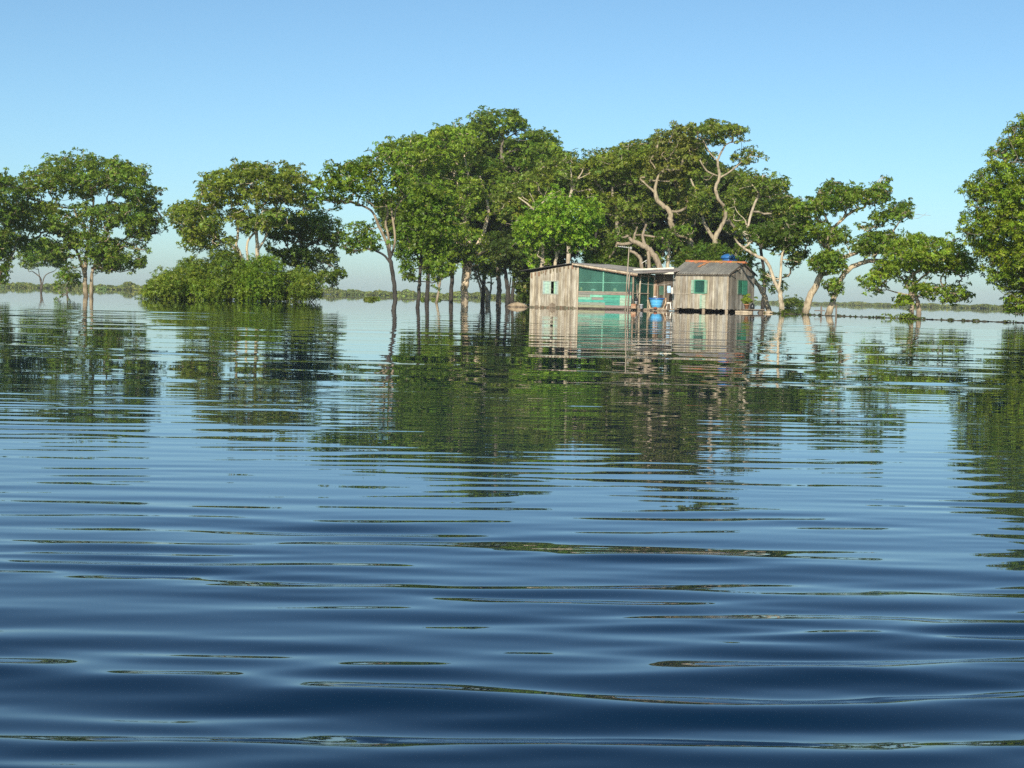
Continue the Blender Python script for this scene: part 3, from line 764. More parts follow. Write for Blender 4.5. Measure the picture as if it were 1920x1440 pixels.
tree("pale tree forking low into two stems in the water beside the dock", 64.5,
     [[(1467, 589, .21), (1464, 562, .17), (1461, 544, .16), (1453, 530, .13), (1444, 503, .12), (1434, 487, .12), (1421, 481, .12), (1403, 471, .1), (1386, 458, .08), (1377, 446, .05)],
      [(1461, 546, .11), (1463, 521, .1), (1466, 480, .09), (1471, 462, .07), (1474, 440, .05)], [(1466, 486, .04), (1482, 488, .035), (1502, 493, .02)]],
     [dict(p=[(1395, 425), (1430, 418), (1470, 408), (1512, 405), (1525, 440), (1517, 472), (1500, 498), (1480, 500), (1476, 478), (1455, 470), (1430, 465), (1400, 455)], dens=2.2, dd=1),
      dict(p=[(1418, 495), (1430, 497), (1445, 520), (1472, 515), (1475, 545), (1466, 556), (1448, 548), (1428, 530)], dens=1.3, dd=2.5, th=1.2)],
     leaf_col=(0.045, 0.078, 0.024), seed=52, bark=PALE, lr=.6, leaf=.21, per=34, thick=2.4)
tree("pale curved trunk leaning in behind the cabin wall", 69,
     [[(1442, 587, .22), (1436, 562, .2), (1428, 545, .18), (1418, 530, .16), (1404, 515, .13), (1392, 490, .1)]],
     [dict(p=[(1372, 470), (1392, 455), (1412, 470), (1412, 505), (1395, 512), (1380, 495)], dens=1.8)], leaf_col=DEEP, seed=53, bark=PALE, lr=.55, leaf=.22, per=32, thick=1.4)
tree("leaning pale trunk with a sawn-off limb and a high flat crown", 64,
     [[(1511, 589, .28), (1517, 562, .25), (1532, 530, .23), (1543, 506, .22), (1551, 474, .17), (1553, 451, .14), (1562, 430, .12), (1576, 415, .11), (1596, 398, .1), (1622, 388, .07)],
      [(1540, 515, .15), (1555, 510, .16), (1578, 486, .16), (1600, 476, .14), (1608, 474, .12)], [(1560, 432, .08), (1545, 400, .07), (1540, 370, .05)], [(1580, 412, .06), (1600, 370, .05), (1640, 350, .04), (1647, 338, .03)]],
     [dict(p=[(1485, 392), (1513, 370), (1530, 367), (1543, 343), (1567, 337), (1575, 347), (1610, 352), (1640, 350), (1647, 333), (1664, 333), (1670, 360), (1668, 380), (1640, 385), (1620, 388), (1595, 390), (1570, 400), (1545, 405), (1500, 410)], dens=2.34),
      dict(p=[(1500, 415), (1540, 410), (1570, 425), (1592, 430), (1597, 450), (1578, 465), (1545, 462), (1515, 450)], dens=1.95),
      dict(p=[(1518, 502), (1522, 480), (1560, 466), (1592, 488), (1582, 510), (1560, 515), (1540, 522)], dens=2.08, dd=-1, th=1.0)],
     leaf_col=MID, seed=54, bark=(0.5, 0.42, 0.29), lr=.6, leaf=.21, per=34, thick=2.2, dens=1.95, link_share=.85,
     dead=[[(1640, 385, .03), (1648, 350, .03), (1655, 330, .02)], [(1660, 410, .02), (1700, 402, .015), (1745, 404, .008)], [(1700, 402, .012), (1715, 392, .01), (1722, 385, .006)], [(1690, 402, .012), (1720, 410, .01), (1738, 398, .006)]])
tree("leaning pale trunk bending into a long level limb, next to the old posts", 63.5,
     [[(1554, 590, .25), (1564, 556, .2), (1575, 527, .18), (1590, 506, .18), (1619, 492, .16), (1654, 489, .13), (1690, 495, .08)],
      [(1636, 490, .09), (1650, 465, .08), (1670, 440, .07), (1690, 410, .04)], [(1618, 493, .07), (1628, 470, .07), (1625, 440, .05), (1640, 420, .04)]],
     [dict(p=[(1603, 425), (1640, 397), (1662, 388), (1680, 375), (1708, 380), (1716, 388), (1704, 412), (1690, 422), (1665, 418), (1640, 425), (1615, 440)], dens=1.95),
      dict(p=[(1593, 462), (1610, 440), (1650, 432), (1688, 437), (1702, 450), (1690, 472), (1660, 482), (1630, 478), (1605, 480)], dens=2.21),
      dict(p=[(1538, 530), (1560, 518), (1580, 530), (1578, 548), (1566, 558), (1550, 544)], dens=2.21, dd=-.8, th=.8)],
     leaf_col=MID, seed=55, bark=(0.5, 0.42, 0.29), lr=.6, leaf=.21, per=34, thick=2.0, dens=1.95)
tree("low wide-spreading tree on a dark trunk at the weedy line", 55,
     [[(1722, 598, .16), (1722, 573, .14), (1716, 553, .11), (1712, 530, .08), (1720, 500, .05)], [(1709, 596, .15), (1710, 568, .13), (1706, 545, .1), (1690, 520, .06)], [(1716, 555, .06), (1692, 551, .05), (1662, 543, .03)], [(1718, 558, .06), (1745, 545, .05), (1790, 550, .03)],
      [(1712, 535, .06), (1735, 515, .06), (1748, 508, .04)], [(1706, 545, .05), (1712, 522, .05), (1700, 500, .04)]],
     [dict(p=[(1613, 522), (1640, 502), (1660, 472), (1690, 445), (1713, 433), (1747, 443), (1773, 445), (1797, 453), (1813, 473), (1839, 514), (1800, 518), (1770, 512), (1740, 515), (1700, 512), (1672, 528), (1640, 548), (1620, 545)], dens=2.21),
      dict(p=[(1745, 545), (1775, 530), (1807, 535), (1830, 556), (1800, 568), (1770, 570), (1748, 562)], dens=1.95, th=1.2),
      dict(p=[(1675, 562), (1690, 550), (1715, 560), (1712, 575), (1690, 580)], dens=1.95, th=.8), dict(p=[(1685, 525), (1740, 522), (1765, 540), (1740, 560), (1712, 555)], dens=1.56, th=1.5)],
     leaf_col=FRESH, seed=56, bark=(0.40, 0.33, 0.24), lr=.5, leaf=.19, per=40, thick=2.4, dens=1.95, flat=.5, twig=.011)
tree("big glossy-leaved tree leaning in from the right-hand edge, leaves nearly touching the water", 52,
     [[(2030, 606, .35), (2025, 540, .3), (2015, 460, .26), (2005, 380, .2), (1995, 300, .14), (1980, 230, .08)], [(2015, 470, .14), (1960, 420, .1), (1900, 400, .07), (1850, 390, .04)], [(2020, 520, .12), (1960, 500, .08), (1900, 510, .05)], [(2005, 370, .12), (1950, 320, .08), (1890, 290, .05)]],
     [dict(p=[(1979, 152), (1939, 187), (1932, 210), (1911, 227), (1894, 238), (1880, 270), (1859, 292), (1856, 315), (1842, 320), (1826, 342), (1807, 357), (1814, 374), (1832, 384), (1826, 400), (1810, 406), (1807, 434), (1826, 462), (1836, 489), (1859, 519), (1874, 539), (1899, 549), (1944, 554), (2014, 560), (2094, 504), (2114, 362), (2094, 232), (2044, 152)], dens=1.9),
      dict(p=[(1882, 576), (1894, 549), (1924, 539), (1964, 549), (1964, 580), (1934, 594), (1904, 594)], dens=1.9, th=1.4)],
     droop=0.45, leaf_col=(0.095, 0.145, 0.024), seed=57, bark=GREY, lr=.55, leaf=.24, per=36, thick=3.6, flat=.7, wid=.36, twig=.012)
bush("lone far-off bushy island between the pale leaning trunks", 145, [(1460, 577), (1466, 570), (1474, 561), (1490, 559), (1503, 566), (1506, 578)], (0.075, 0.11, 0.035), 58, group="far bushes", lr=.7, leaf=.4, per=20, stems=3)

# ------------------------------------------------------------------ far shores
def shore(name, label, pts, depth, leaf_col, lr, leaf, seed, per=10, thick=14.0, tall=()):
    """a far wooded shore: (px of its foot, distance, height in metres) along its length"""
    rng = np.random.default_rng(seed)
    pts = np.array(pts, float); C = []; RD = []
    pts[:, 1] *= DK
    L = np.sum(np.hypot(np.diff((pts[:, 0] - 960) / F * pts[:, 1]), np.diff(pts[:, 1])))
    n = int(L * depth / (lr * lr) * 0.9)
    px = rng.uniform(pts[0, 0], pts[-1, 0], n)
    D = np.interp(px, pts[:, 0], pts[:, 1]); H = np.interp(px, pts[:, 0], pts[:, 2])
    H = H * 0.52
    wob = 0.65 + 0.2 * np.sin(px * 0.05 + seed) + 0.2 * np.sin(px * 0.13 + 2 * seed) + 0.12 * np.sin(px * 0.37)
    for x, hh, w in tall: H = H + hh * np.exp(-((px - x) / w) ** 2)
    back = rng.uniform(0, 1, n) ** 1.2 * thick
    Z = rng.uniform(0, 1, n) ** 0.6 * H * wob * np.clip(0.35 + back / thick, 0.3, 1.1)
    X = (px - 960) / F * (D) ; Yy = D + back
    C = np.stack([X, Yy, np.maximum(Z, 0.15)], 1)
    RD = lr * rng.uniform(0.6, 1.1, n)
    V, Q, T = leaves_for(C, RD, per / lr ** 2, leaf, rng, leaf_col, 0.7, 0, 0.7, 0.3)
    o = link(name, np_mesh(name, V, Q, T), M_LEAF)
    return tag(o, label, "shore wood", None, "stuff")
shore("far_shore_wood", "long low band of green bushes on the far shore behind the grove and bush island",
      [(-250, 430, 3.6), (60, 430, 3.6), (300, 440, 3.7), (700, 450, 3.9), (1000, 470, 3.6), (1150, 480, 3.4)], 8, (0.10, 0.13, 0.058), 1.1, 0.9, 71, tall=[(231, 2.2, 6), (320, .8, 20), (-40, 2, 10), (600, .9, 20), (680, .9, 12)])
shore("distant_shore_wood", "thin blue-green strip of distant shore beyond the low wide-spreading tree",
      [(1380, 700, 3.2), (1530, 680, 3.0), (1700, 560, 2.6), (1900, 420, 2.2), (2100, 340, 2.0)], 6, (0.10, 0.125, 0.07), 1.0, 1.0, 72)

# ------------------------------------------------------------------ floating weed lines and water plants
def weed_line(name, label, pts, w, h, seed, tufts, tint=(0.07, 0.065, 0.04)):
    rng = np.random.default_rng(seed)
    P3 = []
    for i in range(len(pts) - 1):
        (a, da), (b, db) = pts[i], pts[i + 1]
        for t in np.linspace(0, 1, 60, endpoint=False):
            x = a + (b - a) * t; D = da + (db - da) * t + rng.normal() * 0.15
            P3.append(((x - 960) / F0 * D, D * DK, 0.0))
    P3 = np.array(P3); n = len(P3)
    m_ = MB()
    r = h * (0.55 + 0.6 * np.abs(np.sin(np.arange(n) * 0.37 + seed)) * rng.uniform(0.5, 1, n))
    m_.tube(P3, r, 7, tint, rough=0.35, rng=rng)
    m_.v[-1][:, 1] = P3.repeat(7, 0)[:, 1] + (m_.v[-1][:, 1] - P3.repeat(7, 0)[:, 1]) * (w / h)
    base = P3[n // 2].copy()
    root = empty(name, base, label, "weed line", "floating weed lines")
    for a in m_.v: a -= base
    m_.build("drift_wood", M_BARK, root)
    k = rng.integers(0, n, tufts); c = P3[k] + rng.normal(size=(tufts, 3)) * np.array([.3, .15, 0]) + np.array([0, 0, .05])
    V, Q, T = leaves_for(c, np.full(tufts, .06) * rng.uniform(.5, 1.4, tufts), 700, .08, rng, (0.04, 0.058, 0.02), .5)
    link("weed", np_mesh("weed", V - base, Q, T), M_LEAF, root)
    return root
weed_line("floating_weed_line", "dark line of logs and weed afloat from the dock out past the low spreading tree", [(1425, 66), (1560, 58), (1720, 52), (1960, 45.5)], .35, .05, 81, 60)
weed_line("floating_weed_line", "faint line of drifting weed on the open water behind the slim dark-footed tree", [(596, 172), (740, 150), (880, 132)], .8, .06, 82, 14)

def water_plant(label, px, py, n, spread, seed, leaf=.3):
    rng = np.random.default_rng(seed)
    D = EYE / -(ray(px, py)[2] / ray(px, py)[1]); b = P(px, py, D / DK); b[2] = 0
    c = b + rng.normal(size=(n, 3)) * np.array([spread * .7, .25, 0]) + np.array([0, 0, .06])
    V, Q, T = leaves_for(c, np.full(n, .24), 70, leaf, rng, (0.07, 0.105, 0.03), .8)
    o = link("water_plant", np_mesh("water_plant", V - b, Q, T), M_LEAF)
    o.location = [float(v) for v in b]
    return tag(o, label, "water plant", "floating water plants")
water_plant("tuft of floating water plants left of the slim dark-footed trunk", 693, 562.5, 9, .9, 91)
water_plant("smaller tuft of floating plants a little beyond the dark-footed trunk's tuft", 706, 561, 5, .5, 92)
water_plant("low patch of floating plants between the dark slender trunk and the thin sapling", 806, 563, 9, 1.2, 93)
water_plant("weed tuft in the water at the foot of the pale forked tree", 1472, 588.5, 5, .2, 94, .16)
water_plant("weed tuft at the foot of the low wide-spreading tree", 1700, 597.5, 7, .5, 95, .18)

# ------------------------------------------------------------------ the house
TH = R(36.5)
T_ = np.array([math.cos(TH), -math.sin(TH), 0]); B_ = np.array([math.sin(TH), math.cos(TH), 0])
M0 = np.array([1.11, 70.0 * DK, 0.0])
def hit(px, py, v=0.0):
    """pixel -> (u, z) on the upright plane that lies v metres behind the house front"""
    r = ray(px, py); o = M0 + B_ * v
    A = np.array([[r[0], -T_[0]], [r[1], -T_[1]]])
    k, u = np.linalg.solve(A, o[:2])
    return u, EYE + r[2] * k
def hit_side(px, py, u):
    """pixel -> (v, z) on the upright plane square to the front at u"""
    r = ray(px, py); o = M0 + T_ * u
    A = np.array([[r[0], -B_[0]], [r[1], -B_[1]]])
    k, v = np.linalg.solve(A, o[:2])
    return v, EYE + r[2] * k
def W(u, v, z): return M0 + T_ * u + B_ * v + np.array([0, 0, z])

hr = random.Random(5)
def plank_tint(pal):
    c = hr.choice(pal); k = hr.uniform(0.80, 1.15) * (1.0 if pal is PAL_DARK else 1.02)
    return (c[0] * k * 0.98, c[1] * k * 1.05, c[2] * k * 1.10)
PAL_MAIN = [(0.46, 0.385, 0.275), (0.42, 0.355, 0.27), (0.50, 0.43, 0.32), (0.38, 0.32, 0.24), (0.44, 0.36, 0.25), (0.48, 0.42, 0.32)]
PAL_CAB = [(0.40, 0.345, 0.26), (0.33, 0.28, 0.215), (0.47, 0.41, 0.31), (0.30, 0.25, 0.19), (0.43, 0.36, 0.25), (0.38, 0.34, 0.28)]
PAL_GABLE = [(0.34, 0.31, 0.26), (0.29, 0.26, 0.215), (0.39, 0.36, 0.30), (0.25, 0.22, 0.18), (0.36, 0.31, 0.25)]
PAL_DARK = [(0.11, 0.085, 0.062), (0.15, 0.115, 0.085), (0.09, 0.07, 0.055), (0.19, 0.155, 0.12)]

def plank_wall(mb, a0, a1, top, bottom, pal, along='u', pos=0.0, w=(0.12, 0.22), th=0.022, holes=(), out=-1, special=None):
    a = a0
    while a < a1 - 0.02:
        b = min(a + hr.uniform(*w), a1)
        am, bm = a + 0.004, b - 0.004
        spans = [(bottom((a + b) / 2) + hr.uniform(-.05, .03), None)]
        mid = (a + b) / 2
        cuts = [(bottom(mid) + hr.uniform(-0.05, 0.03), None)]
        hs = [h for h in holes if h[0] < mid < h[1]]
        segs = []
        z = cuts[0][0]
        for h in sorted(hs, key=lambda q: q[2]):
            segs.append((z, h[2])); z = h[3]
        segs.append((z, None))
        j = hr.uniform(-0.006, 0.006); tn = plank_tint(pal)
        if special: tn = special(mid, tn)
        for (z0, z1) in segs:
            za = top(am) if z1 is None else z1; zb = top(bm) if z1 is None else z1
            # weathered boards differ a little along their length
            n0 = pos + out * j
            n1 = n0 - out * th
            lo, hi = min(n0, n1), max(n0, n1)
            if along == 'u':
                v = [(am, lo, z0), (bm, lo, z0), (bm, hi, z0), (am, hi, z0), (am, lo, za), (bm, lo, zb), (bm, hi, zb), (am, hi, za)]
            else:
                v = [(lo, am, z0), (hi, am, z0), (hi, bm, z0), (lo, bm, z0), (lo, am, za), (hi, am, za), (hi, bm, zb), (lo, bm, zb)]
            mb.hexa(v, tn)
        a = b

def sheet(mb, corners, n, amp=0.025, th=0.012, along=0, tint=(0.3, 0.3, 0.28), sag=0.0, tint_fn=None):
    """corrugated roof sheet over four corners a,b,c,d (a-b one edge, d-c the opposite); waves run across a->b"""
    a, b, c, d = [np.array(q, float) for q in corners]
    k = n * 6; rows = 8
    nrm = np.cross(b - a, d - a); nrm /= np.linalg.norm(nrm)
    if nrm[2] < 0: nrm = -nrm
    V = []; Tn = []
    for j in range(rows + 1):
        t = j / rows
        for i in range(k + 1):
            s = i / k
            p = (a * (1 - s) + b * s) * (1 - t) + (d * (1 - s) + c * s) * t
            p = p + nrm * (amp * math.sin(s * n * 2 * math.pi)) + np.array([0, 0, -sag * math.sin(math.pi * s) + 0.008 * math.sin(7 * s + 3 * t)])
            V.append(p); Tn.append(tint_fn(s, t) if tint_fn else tint)
    N = len(V); V = np.array(V)
    V = np.vstack([V, V - nrm * th])
    f = []; id_ = lambda i, j: j * (k + 1) + i
    for j in range(rows):
        for i in range(k):
            q = (id_(i, j), id_(i + 1, j), id_(i + 1, j + 1), id_(i, j + 1))
            f.append(q); f.append(tuple(x + N for x in q[::-1]))
    for i in range(k):
        f.append((id_(i + 1, 0), id_(i, 0), id_(i, 0) + N, id_(i + 1, 0) + N))
        f.append((id_(i, rows), id_(i + 1, rows), id_(i + 1, rows) + N, id_(i, rows) + N))
    for j in range(rows):
        f.append((id_(0, j), id_(0, j + 1), id_(0, j + 1) + N, id_(0, j) + N))
        f.append((id_(k, j + 1), id_(k, j), id_(k, j) + N, id_(k, j + 1) + N))
    mb.add(V, f)
    mb.t[-1] = np.vstack([np.array(Tn), np.array(Tn)])
    mb.sm[-len(f):] = [True] * len(f)

house = empty("floating_house", M0, "weathered plank house with green-netted veranda and long low roof, afloat at the waterline", "house", None, -TH)
uA, _ = hit(1084, 540); uB = 8.4; VD = 2.67; HD = 4.2
uW0, zW1 = hit(1019, 527.5); uW1, zW0 = hit(1046, 551)
ridge_u, ridge_z = hit(1077, 495)
zl = hit(990, 511)[1]; zr = hit(1178, 513)[1]
def roof_z(u):
    return zl + (ridge_z - zl) * u / ridge_u if u < ridge_u else ridge_z + (zr - ridge_z) * (u - ridge_u) / (uB - ridge_u)
flat = lambda z: (lambda a: z)
# front and side walls of the closed room
w_ = MB(); plank_wall(w_, 0.0, uA, lambda a: roof_z(a) - .02, flat(0.0), PAL_MAIN, 'u', 0.0, holes=[(uW0, uW1, zW0, zW1)])
FRONT = w_
w_ = MB(); plank_wall(w_, 0.03, HD, flat(zl - .02), flat(0.0), PAL_MAIN, 'v', 0.0)
w_.build("side_wall", M_WOOD, house)
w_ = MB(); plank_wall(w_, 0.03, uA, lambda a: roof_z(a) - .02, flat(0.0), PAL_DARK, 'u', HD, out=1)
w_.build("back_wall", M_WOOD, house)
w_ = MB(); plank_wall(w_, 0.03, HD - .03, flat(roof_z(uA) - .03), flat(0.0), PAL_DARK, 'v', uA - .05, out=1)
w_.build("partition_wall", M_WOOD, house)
w_ = MB(); w_.box((uA - .045, -.045, 0.0), (uA + .035, -.004, roof_z(uA) - .03), (0.56, 0.48, 0.36)); w_.build("corner_board", M_WOOD, house)
# rain stain near the eaves: darker reddish heads of the boards
w_ = FRONT
u = 0.05
while u < uA - .1:
    wd = hr.uniform(.07, .16); ln = hr.uniform(.08, .42)
    w_.box((u, -.013, roof_z(u) - .03 - ln), (u + wd, -.0085, roof_z(u) - .045), (0.25 * hr.uniform(.7, 1.2), 0.165, 0.10)); u += wd + hr.uniform(.02, .25)
u = 0.0
while u < uA - .12:
    wd = hr.uniform(.08, .2); w_.box((u, -.0145, -.1), (u + wd, -.009, hr.uniform(.05, .17)), (0.15 * hr.uniform(.8, 1.3), 0.13, 0.085)); u += wd + hr.uniform(.0, .03)
w_.build("front_wall", M_WOOD, house)
w_ = MB(); ps, _ = hit(1030, 572)
for k in range(3): w_.box((ps + k * .17, -.035 - .004 * k, .02), (ps + k * .17 + .16, -.012, .36 - .07 * abs(k - 1)), (0.27, 0.225, 0.165))
w_.build("patch_board", M_WOOD, house)
# window with a pair of pale green shutters, one half open
win = MB(); fw = .05
for (a, b, c, d_) in ((uW0 - fw, uW1 + fw, zW1, zW1 + fw), (uW0 - fw, uW1 + fw, zW0 - fw, zW0), (uW0 - fw, uW0, zW0, zW1), (uW1, uW1 + fw, zW0, zW1)):
    win.box((a, -.03, c), (b, .03, d_), (0.42, 0.44, 0.36))
wo = win.build("window", M_PLAIN, house)
PG = (0.36, 0.52, 0.42)
u1_, _ = hit(1033.5, 540); u2_, _ = hit(1039, 540)
s_ = MB()
for k in range(4):
    a = uW0 + (u1_ - uW0) * k / 4; s_.box((a + .004, -.03, zW0 + .01), (a + (u1_ - uW0) / 4 - .004, -.008, zW1 - .01), tuple(x * hr.uniform(.85, 1.1) for x in PG))
s_.box((uW0 + .02, -.042, zW1 - .2), (u1_ - .02, -.031, zW1 - .13), PG)
s_.build("shutter", M_BOARD, wo)
s_ = MB()
for k in range(3):
    a = u2_ + (uW1 - u2_) * k / 3; s_.box((a + .004, -.035, zW0 + .01), (a + (uW1 - u2_) / 3 - .004, -.012, zW1 - .01), tuple(x * hr.uniform(.8, 1.1) for x in PG))
s_.build("shutter", M_BOARD, wo)
# veranda: painted boards below, green netting above
bw = MB(); rows = 6; z0, z1 = 0.1, hit(1130, 548)[1]
TEAL = (0.075, 0.34, 0.265); PTEAL = (0.22, 0.50, 0.38); MINT = (0.36, 0.48, 0.35); BARE = (0.255, 0.235, 0.18); BARE2 = (0.275, 0.28, 0.215)
cols = [[(0, BARE2), (.5, BARE)], [(0, BARE2), (.5, TEAL), (.77, MINT)], [(0, TEAL), (.5, TEAL), (.77, MINT)], [(0, PTEAL), (.25, BARE), (.47, TEAL), (.77, MINT)], [(0, BARE2), (.22, PTEAL), (.45, TEAL), (.77, PTEAL)], [(0, BARE), (.28, BARE2), (.6, BARE)]]
for r in range(rows):
    za = z0 + (z1 - z0) * r / rows; zb = z0 + (z1 - z0) * (r + 1) / rows
    segs = cols[r] + [(1, None)]
    for k in range(len(segs) - 1):
        a = uA + .04 + (uB - uA - .06) * segs[k][0]; b = uA + .04 + (uB - uA - .06) * segs[k + 1][0]
        j = hr.uniform(-.006, .006)
        bw.box((a + .004, -.012 + j, za + .005), (b - .004, .012 + j, zb - .005 + hr.uniform(-.008, .008)), tuple(x * hr.uniform(.85, 1.12) for x in segs[k][1]))
bw.build("board_panel", M_BOARD, house)
sc_ = MB()
sc_.add([(uA + .04, .02, z1), (uB, .02, z1), (uB, .02, zr - .03), (uA + .04, .02, roof_z(uA) - .06)], [(0, 1, 2, 3)]); sc_.build("netting", M_NET, house)
fr = MB(); um, _ = hit(1131.5, 525); GF = (0.16, 0.42, 0.30)
fr.box((um - .045, -.03, z1), (um + .045, .015, roof_z(um) - .07), GF)
zrail = hit(1130, 530)[1]
fr.box((uA + .05, -.018, zrail - .02), (um - .046, .014, zrail + .02), GF); fr.box((um + .046, -.018, zrail - .02), (uB - .02, .014, zrail + .02), GF)
fr.box((uA + .04, -.035, z1 - .01), (uB - .02, -.014, z1 + .05), (0.35, 0.29, 0.22))
fr.build("screen_frame", M_BOARD, house)
po = MB(); po.box((uB - .05, -.05, 0.0), (uB + .04, .04, zr - .02), (0.42, 0.35, 0.26)); po.build("post", M_WOOD, house)
# veranda back wall, floor, rafters seen through the net
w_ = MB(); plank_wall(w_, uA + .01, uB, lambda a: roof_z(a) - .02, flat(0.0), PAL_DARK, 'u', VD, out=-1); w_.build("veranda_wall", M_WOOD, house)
fl = MB()
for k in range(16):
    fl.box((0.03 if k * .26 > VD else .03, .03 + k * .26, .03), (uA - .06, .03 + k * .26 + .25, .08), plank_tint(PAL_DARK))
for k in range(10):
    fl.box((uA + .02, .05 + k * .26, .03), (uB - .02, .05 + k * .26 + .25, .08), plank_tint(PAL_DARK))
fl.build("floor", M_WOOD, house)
rf = MB()
for k in range(9):
    v = .25 + k * .27
    rf.beam((uA + .05, v, roof_z(uA) - .14), (uB + .1, v, zr - .14), .05, .09, (0.40, 0.33, 0.24))
rf.build("rafter", M_WOOD, house)
# side of the veranda: dark netting on pale posts
v1s, zs1 = hit_side(1215, 520, uB); 
sn = MB(); sn.add([(uB + .01, .05, .12), (uB + .01, VD - .02, .12), (uB + .01, VD - .02, zr - .02), (uB + .01, .05, zr - .02)], [(0, 1, 2, 3)]); sn.build("side_netting", M_NET_DARK, house)
sf = MB()
for vv, w2 in ((VD * .30, .05), (v1s, .07), (VD - .05, .06)):
    sf.box((uB + .012, vv - w2 / 2, .1), (uB + .06, vv + w2 / 2, zr - .03), (0.44, 0.36, 0.26))
zs = hit_side(1200, 550, uB)[1]
sf.box((uB + .061, .05, zs - .03), (uB + .09, v1s + .1, zs + .03), (0.40, 0.36, 0.28))
sf.build("side_frame", M_WOOD, house)
# roof over room and veranda
rr = MB(); lu, lz = hit(975, 508.5)
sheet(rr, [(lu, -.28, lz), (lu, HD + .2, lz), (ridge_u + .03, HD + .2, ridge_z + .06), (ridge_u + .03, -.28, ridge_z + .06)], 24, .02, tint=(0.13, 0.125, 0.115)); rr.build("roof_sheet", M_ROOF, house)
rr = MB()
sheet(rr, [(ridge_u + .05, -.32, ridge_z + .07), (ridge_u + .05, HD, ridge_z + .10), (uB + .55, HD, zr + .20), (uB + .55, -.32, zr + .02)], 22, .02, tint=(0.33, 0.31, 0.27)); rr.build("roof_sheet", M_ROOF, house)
fa = MB()
fa.beam((ridge_u + .02, -.30, ridge_z - .01), (uB + .5, -.30, zr - .05), .03, .10, (0.58, 0.49, 0.36))
fa.beam((ridge_u + .8, -.255, ridge_z - .16), (uB + .45, -.255, zr - .13), .03, .08, (0.36, 0.24, 0.16))
fa.build("fascia", M_WOOD, house)
# porch: back wall, roof on white beams, deck, post
uS, _ = hit(1262, 545, VD)
bk = MB(); uq0, zq1 = hit(1234, 536, VD); uq1, zq0 = hit(1245, 553, VD)
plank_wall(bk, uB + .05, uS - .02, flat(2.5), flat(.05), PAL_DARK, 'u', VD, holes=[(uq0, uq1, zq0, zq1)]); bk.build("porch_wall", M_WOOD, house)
pw = MB(); pw.add([(uq0 - .05, VD + .03, zq0 - .05), (uq1 + .05, VD + .03, zq0 - .05), (uq1 + .05, VD + .03, zq1 + .05), (uq0 - .05, VD + .03, zq1 + .05)], [(0, 1, 2, 3)])
pwo = pw.build("window", M_NET_DARK, house)
pf = MB()
for a in (uq0 - .03, uq1 + .03): pf.box((a - .035, VD - .03, zq0 - .4), (a + .035, VD - .012, zq1 + .06), (0.42, 0.36, 0.28))
pf.build("frame", M_WOOD, pwo)
pp_ = MB()
for px_, tn in ((1226.5, (0.46, 0.38, 0.28)), (1230, (0.40, 0.26, 0.18))):
    a, _ = hit(px_, 545, VD); pp_.box((a - .07, VD - .06, .1), (a + .07, VD - .025, 2.05), tn)
pp_.build("wall_post", M_WOOD, house)
zb1 = hit(1235, 512, 1.6)[1]
pr = MB()
sheet(pr, [(uB - .1, .5, zr + .07), (uB - .1, HD, zr + .42), (uS + .1, HD + 1.0, zr + .62), (uS + .45, 1.9, zr + .16)], 10, .018, tint=(0.30, 0.26, 0.23)); pr.build("porch_roof", M_ROOF, house)
ub0, zb0 = hit(1208, 512.5, 1.75); ub1, zb1 = hit(1262, 512, 1.75)
ut0, zt0 = hit(1186, 506.5, .9); ut1, zt1 = hit(1262, 503.5, 2.6)
be = MB(); be.beam((ub0, 1.75, zb0), (ub1 + .05, 1.75, zb1), .08, .12, (0.72, 0.67, 0.55)); be.build("roof_beam", M_PLAIN, house)
be = MB(); be.beam((ut0, .9, zt0 + .03), (ut1 + .05, 2.6, zt1 + .03), .06, .10, (0.74, 0.70, 0.57)); be.build("roof_beam", M_PLAIN, house)
ob_, oz_ = hit(1200, 511, 1.2); be = MB(); be.beam((ob_ - .35, 1.2, oz_), (ob_ + .5, 1.35, oz_ - .03), .05, .1, (0.45, 0.24, 0.12)); be.build("roof_beam", M_WOOD, house)
dk = MB()
for k in range(9):
    v = .12 + k * .29; ur = 10.9 if v < .9 else 10.9 - (v - .9) / 1.77 * .7
    dk.box((uB - .1, v, .05 + hr.uniform(-.01, .01)), (ur + hr.uniform(-.15, .15), v + .27, .115 + hr.uniform(-.01, .01)), tuple(x * 2.2 for x in plank_tint(PAL_DARK)))
dk.beam((uB - .3, .1, .0), (10.9, .1, .0), .14, .14, (0.24, 0.19, 0.14))
dk.build("deck", M_WOOD, house)
ps_ = MB(); a, za = hit(1198, 577, .75); b, zb_ = hit(1201, 516, .75)
ps_.tube([W(a, .75, .05) - M0 if False else (a, .75, .05), ((a + b) / 2 - .02, .75, 1.2), (b, .75, zb_ + .05)], [.075, .07, .06], 8, (0.62, 0.55, 0.42)); ps_.build("porch_post", M_WOOD, house)
# raft logs under the house
lg = MB()
lg.tube([(-.25, .3, -.06), (4, .28, -.05), (uB + .1, .3, -.07)], .14, 8, (0.12, 0.10, 0.075)); lg.tube([(-.2, 3.4, -.06), (uB, 3.4, -.06)], .16, 8, (0.12, 0.10, 0.075))
lg.build("underside_log", M_BARK, house)

